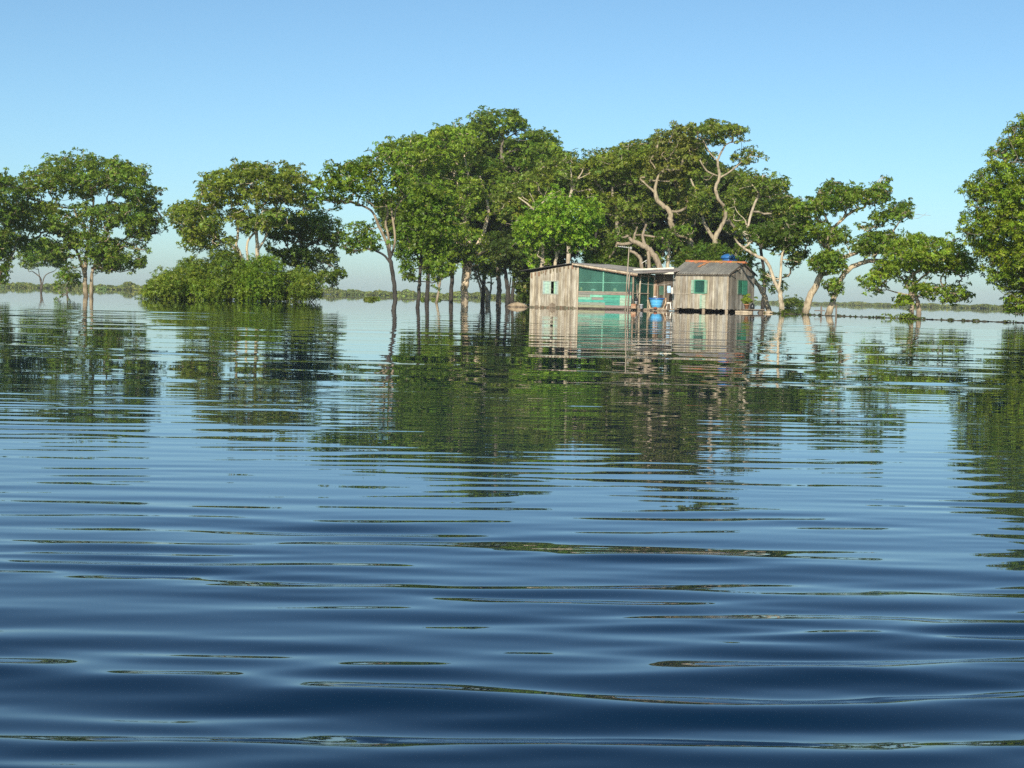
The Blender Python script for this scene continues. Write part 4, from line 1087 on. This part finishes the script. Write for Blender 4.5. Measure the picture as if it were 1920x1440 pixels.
# ---- the small cabin
cabin = empty("floating_cabin", W(uS, VD, 0), "small gabled plank cabin with green windows and grey roof with orange ridge tiles", "cabin", None, -TH)
CL, CD = 4.12, 3.72
zc0 = .19; zw = 2.5
u0c = uS
def ch(px, py):
    u, z = hit(px, py, VD); return u - u0c, z
cw0, cz1 = ch(1304, 526); cw1, cz0 = ch(1321, 549)
pk = 3.27
def green_special(a, tn):
    g0, _ = ch(1312, 560); g1, _ = ch(1320, 560)
    return (0.30, 0.42, 0.30) if g0 < a < g1 and False else tn
w_ = MB(); plank_wall(w_, 0, CL, flat(zw), flat(zc0), PAL_CAB, 'u', 0.0, w=(.11, .26), holes=[(cw0, cw1, cz0, cz1)]); w_.build("front_wall", M_WOOD, cabin)
gv0, gz1 = hit_side(1384, 526, uS + CL); gv1, gz0 = hit_side(1399, 551, uS + CL); gv0 -= VD; gv1 -= VD
gtop = lambda a: zw + (pk - zw) * (1 - abs(a - CD / 2) / (CD / 2)) - .01
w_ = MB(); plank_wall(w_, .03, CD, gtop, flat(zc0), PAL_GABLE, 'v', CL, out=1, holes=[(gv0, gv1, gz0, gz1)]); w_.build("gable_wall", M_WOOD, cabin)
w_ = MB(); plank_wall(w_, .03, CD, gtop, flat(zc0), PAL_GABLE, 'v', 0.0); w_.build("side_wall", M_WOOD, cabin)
w_ = MB(); plank_wall(w_, .03, CL - .03, flat(zw), flat(zc0), PAL_GABLE, 'u', CD, out=1); w_.build("back_wall", M_WOOD, cabin)
w_ = MB()
w_.box((CL - .06, -.03, zc0), (CL + .02, -.008, zw - .01), (0.50, 0.43, 0.32)); w_.box((CL + .008, .01, zc0), (CL + .03, .10, zw - .02), (0.36, 0.31, 0.24)); w_.build("corner_board", M_WOOD, cabin)
# lower zinc-grey patch boards and green painted board under the window
w_ = MB(); a0, zz = ch(1263, 551); a1, _ = ch(1296, 551)
w_.box((a0 + .03, -.03, zz - .02), (a1, -.012, zz + .02), (0.50, 0.46, 0.38)); w_.build("patch_board", M_WOOD, cabin); w_ = MB()
g0, gz = ch(1312.5, 551); g1, gzb = ch(1320, 577)
w_.box((g0, -.03, zc0 + .02), (g0 + (g1 - g0) / 2 - .004, -.012, gz - .06), (0.27, 0.42, 0.31)); w_.box((g0 + (g1 - g0) / 2, -.028, zc0 + .02), (g1 + .1, -.012, gz - .06), (0.40, 0.45, 0.33))
w_.build("patch_board", M_BOARD, cabin)
win = MB(); fw = .055; FG = (0.045, 0.24, 0.15)
for (a, b, c, d_) in ((cw0 - fw, cw1 + fw, cz1, cz1 + fw), (cw0 - fw, cw1 + fw, cz0 - fw, cz0), (cw0 - fw, cw0, cz0, cz1), (cw1, cw1 + fw, cz0, cz1)):
    win.box((a, -.045, c), (b, .03, d_), (0.09, 0.31, 0.20))
wo = win.build("window", M_PLAIN, cabin)
s_ = MB(); s_.add([(cw0, .015, cz0), (cw1, .015, cz0), (cw1, .015, cz1), (cw0, .015, cz1)], [(0, 1, 2, 3)]); s_.build("screen", M_NET_DARK, wo)
a, _ = ch(1297, 540); b, _ = ch(1327, 540)
for (p, q, tn) in ((a, cw0 - fw - .01, (0.27, 0.45, 0.33)), (cw1 + fw + .01, b, (0.22, 0.40, 0.28))):
    s_ = MB(); m2 = (p + q) / 2
    s_.box((p, -.06, cz0 - .04), (m2 - .003, -.035, cz1 + .03), tn); s_.box((m2 + .003, -.058, cz0 - .04), (q, -.035, cz1 + .03), tuple(x * .8 for x in tn)); s_.build("shutter", M_BOARD, wo)
win = MB()
for (a, b, c, d_) in ((gv0 - fw, gv1 + fw, gz1, gz1 + fw), (gv0 - fw, gv1 + fw, gz0 - fw, gz0), (gv0 - fw, gv0, gz0, gz1), (gv1, gv1 + fw, gz0, gz1)):
    win.box((CL - .03, a, c), (CL + .04, b, d_), (0.14, 0.22, 0.16))
wo = win.build("window", M_PLAIN, cabin)
s_ = MB(); gm = gv0 + (gv1 - gv0) * .42
s_.box((CL + .0, gv0 + .005, gz0 + .01), (CL + .03, gm, gz1 - .01), (0.025, 0.15, 0.09)); s_.build("shutter", M_BOARD, wo)
s_ = MB(); s_.box((CL + .045, gm + .02, gz0 - .06), (CL + .07, gv1 + .03, gz1 - .01), (0.045, 0.26, 0.16)); s_.build("shutter", M_BOARD, wo)
def rtint(s, t):
    return (0.20, 0.195, 0.17) if int(s * 9) % 3 else (0.235, 0.225, 0.19)
ov = .16; sl = (pk - zw) / (CD / 2)
rr = MB(); sheet(rr, [(-.12, -ov, zw - sl * ov + .05), (CL + .14, -ov, zw - sl * ov + .05), (CL + .14, CD / 2, pk + .05), (-.12, CD / 2, pk + .12)], 24, .018, tint_fn=rtint); rr.build("roof_sheet", M_ROOF, cabin)
rr = MB(); sheet(rr, [(-.12, CD + ov, zw - sl * ov + .05), (CL + .14, CD + ov, zw - sl * ov + .05), (CL + .14, CD / 2 + .01, pk + .045), (-.12, CD / 2 + .01, pk + .115)], 24, .018, tint=(0.22, 0.20, 0.18)); rr.build("roof_sheet", M_ROOF, cabin)
rt = MB(); x = -.1
while x < CL + .1:
    L = .36; zz = pk + .13 - .07 * (x + .1) / CL + hr.uniform(-.012, .015)
    ang = np.linspace(-.35, math.pi + .35, 9)
    ring = lambda xx, k: [(xx, CD / 2 + math.cos(q) * .15 * k, zz - .06 + math.sin(q) * .11 * k) for q in ang]
    v = ring(x, 1.05) + ring(x + L, .92); f = [(i, i + 1, i + 10, i + 9) for i in range(8)]
    tn = (0.50 * hr.uniform(.75, 1.1), 0.19 * hr.uniform(.8, 1.2), 0.075)
    rt.add(v, f, tn, True); x += L - .04
# a few loose tiles laid down the slope
for (x, n) in ((1.55, 3), (2.6, 1), (.7, 1)):
    for k in range(n):
        y = CD / 2 - .2 - k * .33; zz = pk + .06 - sl * (CD / 2 - y) + .05
        rt.hexa([(x - k * .12, y - .16, zz - .16 * sl), (x - k * .12 + .22, y - .16, zz - .16 * sl), (x - k * .12 + .22, y + .16, zz + .16 * sl), (x - k * .12, y + .16, zz + .16 * sl),
                 (x - k * .12 + .03, y - .16, zz - .16 * sl + .035), (x - k * .12 + .19, y - .16, zz - .16 * sl + .035), (x - k * .12 + .19, y + .16, zz + .16 * sl + .035), (x - k * .12 + .03, y + .16, zz + .16 * sl + .035)], (0.46, 0.22, 0.10))
rt.build("ridge_tiles", M_CLAY, cabin)
bb = MB()
bb.beam((CL + .12, -ov, zw - sl * ov - .02), (CL + .12, CD / 2, pk - .02), .025, .09, (0.17, 0.145, 0.115)); bb.beam((CL + .12, CD + ov, zw - sl * ov - .02), (CL + .12, CD / 2 + .02, pk - .02), .025, .09, (0.17, 0.145, 0.115))
bb.beam((-.1, -ov + .02, zw - sl * ov - .01), (CL + .1, -ov + .02, zw - sl * ov - .01), .025, .06, (0.16, 0.14, 0.11))
bb.beam((CL + .02, .35, zw - .1), (CL + .3, .35, zw + .02), .05, .05, (0.2, 0.17, 0.13)); bb.beam((CL + .02, 1.05, zw + .26), (CL + .3, 1.05, zw + .40), .05, .05, (0.2, 0.17, 0.13))
bb.build("barge_board", M_WOOD, cabin)
for k, (x, y) in enumerate([(.2, .12), (2.3, .1), (CL - .12, .1), (CL - .1, 1.9), (CL - .12, CD - .15), (.2, CD - .2)]):
    st = MB(); st.tube([(x, y, -.5), (x, y, zc0 + .03)], .11, 9, (0.36, 0.30, 0.22), rough=.06, rng=np.random.default_rng(k)); st.build("stilt", M_WOOD, cabin)
for y, x0, x1 in ((.75, -.1, 2.6), (1.9, -.1, CL), (3.1, 0, CL + .1)):
    st = MB(); st.tube([(x0, y, .0), ((x0 + x1) / 2, y + .02, .02), (x1, y, .01)], .15, 9, (.05, .043, .035)); st.build("underside_log", M_BARK, cabin)  # near-black logs added to fill the gap below the cabin with shade
fl = MB(); fl.box((.02, .03, zc0 + .035), (CL - .02, CD - .02, zc0 + .08), (0.12, 0.10, 0.08)); fl.beam((.0, .35, zc0 - .02), (CL, .35, zc0 - .02), .1, .1, (0.15, 0.12, 0.09)); fl.build("floor", M_WOOD, cabin)

# ------------------------------------------------------------------ things on and around the house
def at(px, d, z=0.0):
    p = PH(px, 570, d); return np.array([p[0], p[1], z])
# antenna mast
p0 = at(1172, 63.9); p1 = PH(1179.5, 463, 63.9)
t = empty("antenna_mast", p0, "tall thin mast carrying a rooftop-style TV aerial, in front of the veranda", "antenna")
mb = MB(); mb.tube([(0, 0, -.6), p1 - p0], [.045, .03], 8, (0.42, 0.36, 0.28)); mb.build("mast", M_WOOD, t)
mb = MB(); c = p1 - p0 + np.array([0, 0, -.05]); mb.beam(c + np.array([-.72, -.1, .07]), c + np.array([.16, .05, -.02]), .04, .04, (0.6, 0.6, 0.58))
for k in range(7):
    q = c + np.array([-.66 + k * .13, -.09 + k * .02, .07 - k * .01]); mb.beam(q + np.array([-.03, -.24, .02]), q + np.array([.03, .24, -.02]), .018, .018, (0.62, 0.62, 0.6))
mb.box(c + np.array([.05, -.05, -.1]), c + np.array([.18, .06, .06]), (0.25, 0.25, 0.25)); mb.build("aerial", M_METAL, t)
p0 = at(1177, 63.6); p1 = PH(1180, 514, 63.6)
t = empty("mooring_pole", p0, "shorter bare pole standing right beside the tall aerial mast", "pole")
mb = MB(); mb.tube([(0, 0, -.6), (p1 - p0) * .5 + np.array([.01, 0, 0]), p1 - p0], [.05, .045, .04], 8, (0.36, 0.31, 0.24)); mb.build("pole", M_WOOD, t)
mb = MB(); mb.box((-.0, -.09, 1.05), (.13, -.04, 1.35), (0.03, 0.03, 0.03)); mb.build("meter_box", M_PLAIN, t)
p0 = PH(1211, 500, 68.2); t = empty("roof_aerial", p0, "small bent aerial poking up from the porch roof", "antenna")
mb = MB(); mb.tube([(0, 0, -.05), (0, 0, .45)], .018, 6, (0.55, 0.52, 0.48)); mb.beam((-.3, 0, .22), (.06, 0, .46), .03, .03, (0.6, 0.58, 0.55)); mb.build("aerial", M_METAL, t)
# ladder
a0, _ = hit(1190, 575, .45); a1, z1_ = hit(1187.5, 511, .45); b0, _ = hit(1199, 575, .5); b1, _ = hit(1192.5, 512, .5)
t = empty("ladder", W((a0 + b0) / 2, .45, .1), "rough grey wooden ladder leaning against the porch roof", "ladder", None, -TH)
um_ = (a0 + b0) / 2; mb = MB()
L0, L1 = np.array([a0 - um_, -.15, 0]), np.array([a1 - um_, .0, z1_ - .1]); K0, K1 = np.array([b0 - um_, -.1, 0]), np.array([b1 - um_, .05, z1_ - .1])
mb.beam(L0, L1, .05, .06, (0.45, 0.42, 0.37)); mb.beam(K0, K1, .05, .06, (0.40, 0.36, 0.31)); mb.build("rail", M_WOOD, t)
for k in range(7):
    s = (k + .7) / 7.6; mb = MB(); mb.beam(L0 * (1 - s) + L1 * s + np.array([0, -.03, 0]), K0 * (1 - s) + K1 * s + np.array([0, -.03, 0]), .04, .05, (0.36, 0.31, 0.25)); mb.build("rung", M_WOOD, t)
# blue tub on its frame
tc_ = at(1231, 64.3)
t = empty("water_tub", tc_ + np.array([0, 0, .2]), "big light blue plastic tub with dark blue rim on the porch deck", "tub")
mb = MB(); B1 = (0.10, 0.42, 0.72); mb.lathe([(.0, .0), (.30, .0), (.325, .03), (.36, .16), (.367, .17), (.362, .18), (.41, .33), (.417, .34), (.412, .35), (.45, .48), (.47, .57), (.45, .57), (.41, .4), (.29, .05), (0, .04)], tint=B1, sides=40); mb.build("basin", M_PLASTIC, t)
mb = MB(); mb.lathe([(.455, .55), (.525, .55), (.53, .565), (.53, .615), (.515, .63), (.44, .63), (.43, .6), (.44, .56)], tint=(0.03, 0.13, 0.38)); mb.build("rim", M_PLASTIC, t)
t = empty("tub_stand", tc_ + np.array([0, 0, .11]), "splayed pale wooden frame holding the blue tub", "stand")
for sx in (-1, 1):
    for sy in (-1, 1):
        mb = MB(); mb.beam((sx * .40, sy * .32, -.0), (sx * .58, sy * .36, .58), .05, .05, (0.48, 0.40, 0.28)); mb.build("leg", M_WOOD, t)
for y in (-.3, .3):
    mb = MB(); mb.beam((-.5, y, .05), (.5, y, .05), .05, .06, (0.4, 0.32, 0.22)); mb.build("cross_bar", M_WOOD, t)
t = empty("bowl", tc_ + np.array([-.12, .0, .2 + .635]), "small white bowl resting on the blue tub", "bowl")
mb = MB(); mb.lathe([(0, 0), (.08, 0), (.13, .09), (.135, .11), (.12, .1), (.07, .02), (0, .015)], tint=(.78, .78, .75)); mb.build("shell", M_PLASTIC, t)
mb = MB(); mb.beam((-.16, -.02, -.005), (.28, .02, -.005), .02, .01, (.7, .7, .68)); mb.build("spoon", M_PLASTIC, t)
mb = MB(); mb.lathe([(0, 0), (.10, 0), (.11, .06), (.09, .12), (0, .13)], tint=(.30, .10, .05), sides=14); o = mb.build("clay_pot", M_CLAY, None); o.location = at(1229, 63.9, .115).tolist(); tag(o, "squat reddish pot sitting under the blue tub", "pot")
# white stool
s0 = at(1254, 64.6, .115); t = empty("plastic_stool", s0, "white plastic stool beside the blue tub against the cabin", "stool")
mb = MB(); mb.lathe([(0, .44), (.15, .445), (.17, .43), (.175, .36), (.165, .36), (.16, .41), (0, .42)], tint=(.80, .76, .66), sides=20); mb.build("seat", M_PLASTIC, t)
for k in range(4):
    q = k * math.pi / 2 + .6; mb = MB(); mb.beam((math.cos(q) * .21, math.sin(q) * .21, 0), (math.cos(q) * .14, math.sin(q) * .14, .42), .055, .05, (.78, .74, .64)); mb.build("leg", M_PLASTIC, t)
t = empty("oar_plank", at(1247.5, 64.3, .1), "reddish brown plank leaning by the white stool", "plank"); mb = MB(); mb.beam((0, 0, 0), (.03, .12, .75), .09, .025, (.42, .24, .13)); mb.build("board", M_WOOD, t)
# crates, buckets
def crate(px, d, z, w, h, tint, label):
    t = empty("crate", at(px, d, z), label, "crate", None, -TH + .2); mb = MB()
    n = 3
    for k in range(n):
        za = h * k / n; zb = za + h / n - .012
        for s in (-1, 1):
            mb.box((-w / 2, s * w * .35 - .008, za), (w / 2, s * w * .35 + .008, zb), tuple(x * hr.uniform(.8, 1.1) for x in tint))
            mb.box((s * w / 2 - .016 * (s > 0), -w * .34, za + .001), (s * w / 2 + .016 * (s < 0), w * .34, zb - .001), tuple(x * hr.uniform(.8, 1.1) for x in tint))
    mb.build("slat_side", M_WOOD, t)
    mb = MB(); mb.box((-w / 2 + .017, -w * .33, .004), (w / 2 - .017, w * .33, .02), tint); mb.build("bottom", M_WOOD, t)
crate(1188, 64.6, .115, .40, .18, (.50, .38, .24), "pale brown crate on the porch deck, lowest of two")
crate(1188.5, 64.6, .297, .32, .12, (.52, .26, .15), "reddish brown crate sitting on the pale brown one")
def bucket(px, d, z, r, h, tint, label):
    t = empty("bucket", at(px, d, z), label, "bucket"); mb = MB()
    mb.lathe([(0, .0), (r * .78, 0), (r * .95, h * .9), (r * 1.03, h * .9), (r * 1.03, h), (r * .92, h), (r * .74, .015), (0, .015)], tint=tint, sides=20); mb.build("pail", M_PLASTIC, t)
    mb = MB(); q = np.linspace(0, math.pi, 9); mb.tube([(math.cos(a) * r, -.01 - math.sin(a) * r * .9, h * .93 - math.sin(a) * h * .25) for a in q], .006, 5, (.5, .5, .5)); mb.build("handle", M_METAL, t)
bucket(1202.5, 64.3, .115, .13, .28, (.66, .67, .70), "grey white bucket at the foot of the pale porch post")
bucket(1192.5, 64.9, .42, .10, .16, (.78, .78, .76), "small white bucket set on top of the crates")
t = empty("kettle", at(1192.5, 64.9, .6), "dark rounded kettle hanging above the crates", "kettle")
mb = MB(); mb.lathe([(0, 0), (.09, .01), (.115, .09), (.09, .19), (.03, .25), (0, .25)], tint=(.03, .03, .035), sides=18); mb.build("pot", M_METAL, t)
mb = MB(); q = np.linspace(0, math.pi, 9); mb.tube([(math.cos(a) * .09, 0, .2 + math.sin(a) * .16) for a in q], .01, 5, (.05, .05, .05)); mb.build("handle", M_METAL, t)
# washing line
la = PH(1201, 531, 64.4); lb = PH(1262, 530, 66.0); q = np.linspace(0, 1, 17)
mb = MB(); pts = np.outer(1 - q, la) + np.outer(q, lb); pts[:, 2] -= np.sin(q * math.pi) * .14; mb.tube(pts - la, .009, 5, (.55, .52, .46)); o = mb.build("washing_line", M_CLOTH, None); o.location = la.tolist(); tag(o, "thin sagging line strung across the porch to the cabin", "washing line")
def hanging(px, py0, py1, d, w, tint, name, label, cat):
    c = PH(px, py0, d); h = (py1 - py0) * (70 * DK + d - 70) / F; mb = MB()
    n, r = 10, 8; V = []; f = []
    for s in (0, 1):
        for j in range(r + 1):
            for i in range(n + 1):
                tt = j / r; ww = w * (.8 + .25 * math.sin(tt * 2.6))
                V.append(((i / n - .5) * ww, .05 * math.sin(i * 1.3 + tt * 2) * tt + (.015 if s else -.015), -tt * h))
    k = (n + 1) * (r + 1)
    for j in range(r):
        for i in range(n):
            a = j * (n + 1) + i; f.append((a, a + 1, a + n + 2, a + n + 1)); f.append((a + k + n + 1, a + k + n + 2, a + k + 1, a + k))
    mb.add(V, f, tint, True); o = mb.build(name, M_CLOTH, None); o.location = c.tolist(); o.rotation_euler = (0, 0, -.3); tag(o, label, cat)
hanging(1254.5, 536, 549, 65.2, .24, (.42, .62, .78), "hanging_towel", "light blue cloth hanging in the shade of the porch", "cloth")
hanging(1260.3, 539, 551, 65.4, .12, (.72, .70, .66), "hanging_rag", "narrow white cloth hanging at the cabin corner", "cloth")
# things inside the veranda
def jar(u, v, r, h, tint, name, label, cat):
    mb = MB(); mb.lathe([(0, 0), (r * .8, 0), (r, h * .3), (r, h * .7), (r * .6, h * .9), (r * .6, h), (0, h)], tint=tint, sides=16)
    o = mb.build(name, M_PLASTIC, None); o.location = W(u, v, z1 + .09).tolist(); tag(o, label, cat)
sh = MB(); sh.box((uA + .1, .12, z1 + .05), (uB - .1, .42, z1 + .085), (.3, .25, .18)); sh.build("shelf", M_WOOD, house)
ju, _ = hit(1090, 543, .25); jar(ju, .25, .09, .24, (.55, .36, .05), "jug", "yellow jug on the ledge behind the green netting", "jug")
ju, _ = hit(1113, 543, .25); jar(ju, .25, .2, .12, (.55, .68, .70), "basin", "wide pale basin on the ledge behind the green netting", "basin")
ju, _ = hit(1153, 543, .25); jar(ju, .25, .13, .2, (.55, .48, .30), "straw_hat", "straw coloured container on the ledge behind the netting", "container")
# water tank behind the cabin roof
tb = W(uS + 1.9, VD + CD + 1.0, 0)
tk = np.array(P(1368, 500, tb[1] / DK)); tb[0] = tk[0]
t = empty("water_tank", tb + np.array([0, 0, 3.0]), "round blue lidded water tank showing over the cabin ridge", "water tank")
BL = (.025, .13, .36); mb = MB(); mb.lathe([(0, 0), (.42, 0), (.44, .03), (.52, .5), (.525, .62), (.5, .62)], tint=BL); mb.build("body", M_PLASTIC, t)
mb = MB(); mb.lathe([(.50, .625), (.60, .625), (.615, .64), (.615, .77), (.60, .79), (.52, .85), (.42, .90), (.30, .94), (.16, .965), (.0, .97)], tint=(.035, .16, .42), sides=40); mb.build("lid", M_PLASTIC, t)
t = empty("tank_stand", tb, "wooden stand carrying the blue water tank behind the cabin", "stand")
for sx in (-1, 1):
    for sy in (-1, 1):
        mb = MB(); mb.beam((sx * .4, sy * .4, -.5), (sx * .4, sy * .4, 2.9), .09, .09, (.3, .25, .19)); mb.build("leg", M_WOOD, t)
mb = MB()
for k in range(5): mb.box((-.5, -.5 + k * .205, 2.9), (.5, -.5 + k * .205 + .19, 2.995), (.33, .28, .2))
mb.build("platform", M_WOOD, t)
# dock at the cabin's end, with plant and jug
dp = at(1411, 62.6); t = empty("dock", dp, "little plank landing at the gable end of the cabin", "dock", None, R(-6))
for k in range(6):
    mb = MB(); mb.box((-.62 + hr.uniform(-.06, .04), -.6 + k * .2, .2 + hr.uniform(-.012, .012)), (.72 + hr.uniform(-.1, .12), -.6 + k * .2 + .185, .245), plank_tint([(.34, .28, .2), (.22, .17, .12), (.14, .1, .08)])); mb.build("plank", M_WOOD, t)
mb = MB(); mb.box((-.55, -.45, .13), (.6, -.35, .185), (.2, .15, .11)); mb.box((-.55, .3, .13), (.6, .4, .185), (.2, .15, .11)); mb.build("bearer", M_WOOD, t)
for sx in (-.45, .5):
    mb = MB(); mb.tube([(sx, -.66, .0), (sx, .62, .0)], .14, 9, (.16, .13, .1)); mb.build("float_log", M_BARK, t)
for px_, d_, ln, ry, lab in ((1395, 61.9, 1.1, .06, "pale log afloat along the front of the little landing"), (1441, 63.2, .75, -.05, "short pale log afloat just beyond the little landing")):
    mb = MB(); mb.tube([(-ln / 2, 0, .05), (0, .02, .06), (ln / 2, 0, .03)], [.085, .095, .08], 9, (.48, .40, .29), rough=.08, rng=np.random.default_rng(3)); o = mb.build("floating_log", M_BARK, None); o.location = at(px_, d_).tolist(); o.rotation_euler = (0, 0, ry); tag(o, lab, "log", "logs afloat by the landing")
pt = at(1400, 62.4, .245); t = empty("potted_plant", pt, "bushy green plant in a terracotta pot on the little landing", "potted plant")
mb = MB(); mb.lathe([(0, 0), (.11, 0), (.17, .26), (.19, .26), (.19, .31), (.16, .31), (.15, .26), (0, .26)], tint=(.44, .22, .12), sides=20); mb.build("pot", M_CLAY, t)
rng_ = np.random.default_rng(77); c = rng_.normal(size=(26, 3)) * np.array([.15, .15, .12]) + np.array([.02, 0, .58])
V, Q, Tn = leaves_for(c, np.full(26, .09), 900, .10, rng_, (0.13, 0.17, 0.045), .8); link("foliage", np_mesh("foliage", V, Q, Tn), M_LEAF, t)
mb = MB()
for k in range(6): mb.tube([(rng_.uniform(-.04, .04), rng_.uniform(-.04, .04), .26), tuple(c[k])], [.012, .006], 5, (.2, .2, .09))
mb.build("stem", M_BARK, t)
t = empty("jerry_can", at(1411, 62.7, .245), "black jug standing beside the potted plant on the landing", "jug")
mb = MB(); mb.lathe([(0, 0), (.13, .01), (.15, .08), (.15, .22), (.09, .32), (.04, .35), (.04, .40), (0, .40)], tint=(.02, .025, .03), sides=18); mb.build("body", M_PLASTIC, t)
mb = MB(); q = np.linspace(0, math.pi, 8); mb.tube([(.04 + math.sin(a) * .1, 0, .38 - (1 - math.cos(a)) * .08) for a in q], .014, 5, (.02, .025, .03)); mb.build("handle", M_PLASTIC, t)
# upturned hull beside the house
hc = at(970, 69.5); mb = MB(); V = []; f = []; n, k = 22, 11
for i in range(n + 1):
    s = -1 + 2 * i / n; prof = max(0.0, 1 - abs(s) ** 2.3)
    for j in range(k + 1):
        a = math.pi * j / k; y = math.cos(a) * .55 * prof ** .6; z = math.sin(a) * .34 * prof ** .75 + .0
        V.append((s * .76 + .0, y, z - .02))
for i in range(n):
    for j in range(k):
        a = i * (k + 1) + j; f.append((a, a + 1, a + k + 2, a + k + 1))
mb.add(V, f, (.42, .33, .21), True); zz_ = np.array(V)[:, 2:3]; mb.t[-1] = np.where(zz_ < .045, np.array([[.07, .055, .04]]), np.where(zz_ < .1, np.array([[.26, .2, .13]]), np.array([[.43, .34, .22]]))); t = empty("upturned_boat", hc, "rounded tan upturned hull lying in the water at the house corner", "boat", None, R(3)); mb.build("hull", M_WOOD, t)
mb = MB(); mb.tube([(-.74, 0, .0), (-.4, 0, .24), (0, 0, .325), (.4, 0, .24), (.74, 0, .0)], .02, 6, (.46, .37, .25)); mb.build("keel", M_WOOD, t)
# old posts in the water to the right
def old_post(px, d, py_top, r, lab, lean=0):
    p0 = P(px, 590, d); p0[2] = 0; p1 = P(px + lean, py_top, d); rg = np.random.default_rng(int(px)); mb = MB()
    mb.tube([(0, 0, -.5), (p1 - p0) * .5, (p1 - p0)], [r, r * .95, r * .85], 8, (.22, .185, .15), rough=.1, rng=rg); o = mb.build("old_post", M_WOOD, None); o.location = p0.tolist(); tag(o, lab, "post", "old posts standing in the water")
old_post(1568, 54.5, 572, .05, "thicker dark post standing beside the foot of the bent pale trunk")
old_post(1540, 62, 574, .06, "pale stump-like post between the two leaning trunks")
mb = MB(); mb.box((-.35, -.04, 0), (.28, .04, .07), (.18, .16, .14)); o = mb.build("drift_plank", M_WOOD, None); q = P(1538, 583.5, 61.5); o.location = q.tolist(); tag(o, "level plank nailed across the pale stump-like post", "plank")

# ------------------------------------------------------------------ the air: faint haze over the lake
hz = MB(); hz.box((-3300, -3300, -2.0), (3300, 3300, 32.0)); hm = bpy.data.materials.new("haze"); hm.use_nodes = True
hn = hm.node_tree.nodes; hn.clear()
ho = hn.new("ShaderNodeOutputMaterial"); hv = hn.new("ShaderNodeVolumePrincipled")
hv.inputs['Color'].default_value = (0.86, 0.94, 1.0, 1); hv.inputs['Density'].default_value = 0.0002; hv.inputs['Anisotropy'].default_value = 0.0
hm.node_tree.links.new(hv.outputs[0], ho.inputs['Volume'])
o = hz.build("haze", hm); tag(o, "thin pale morning haze over the lake", kind="stuff")
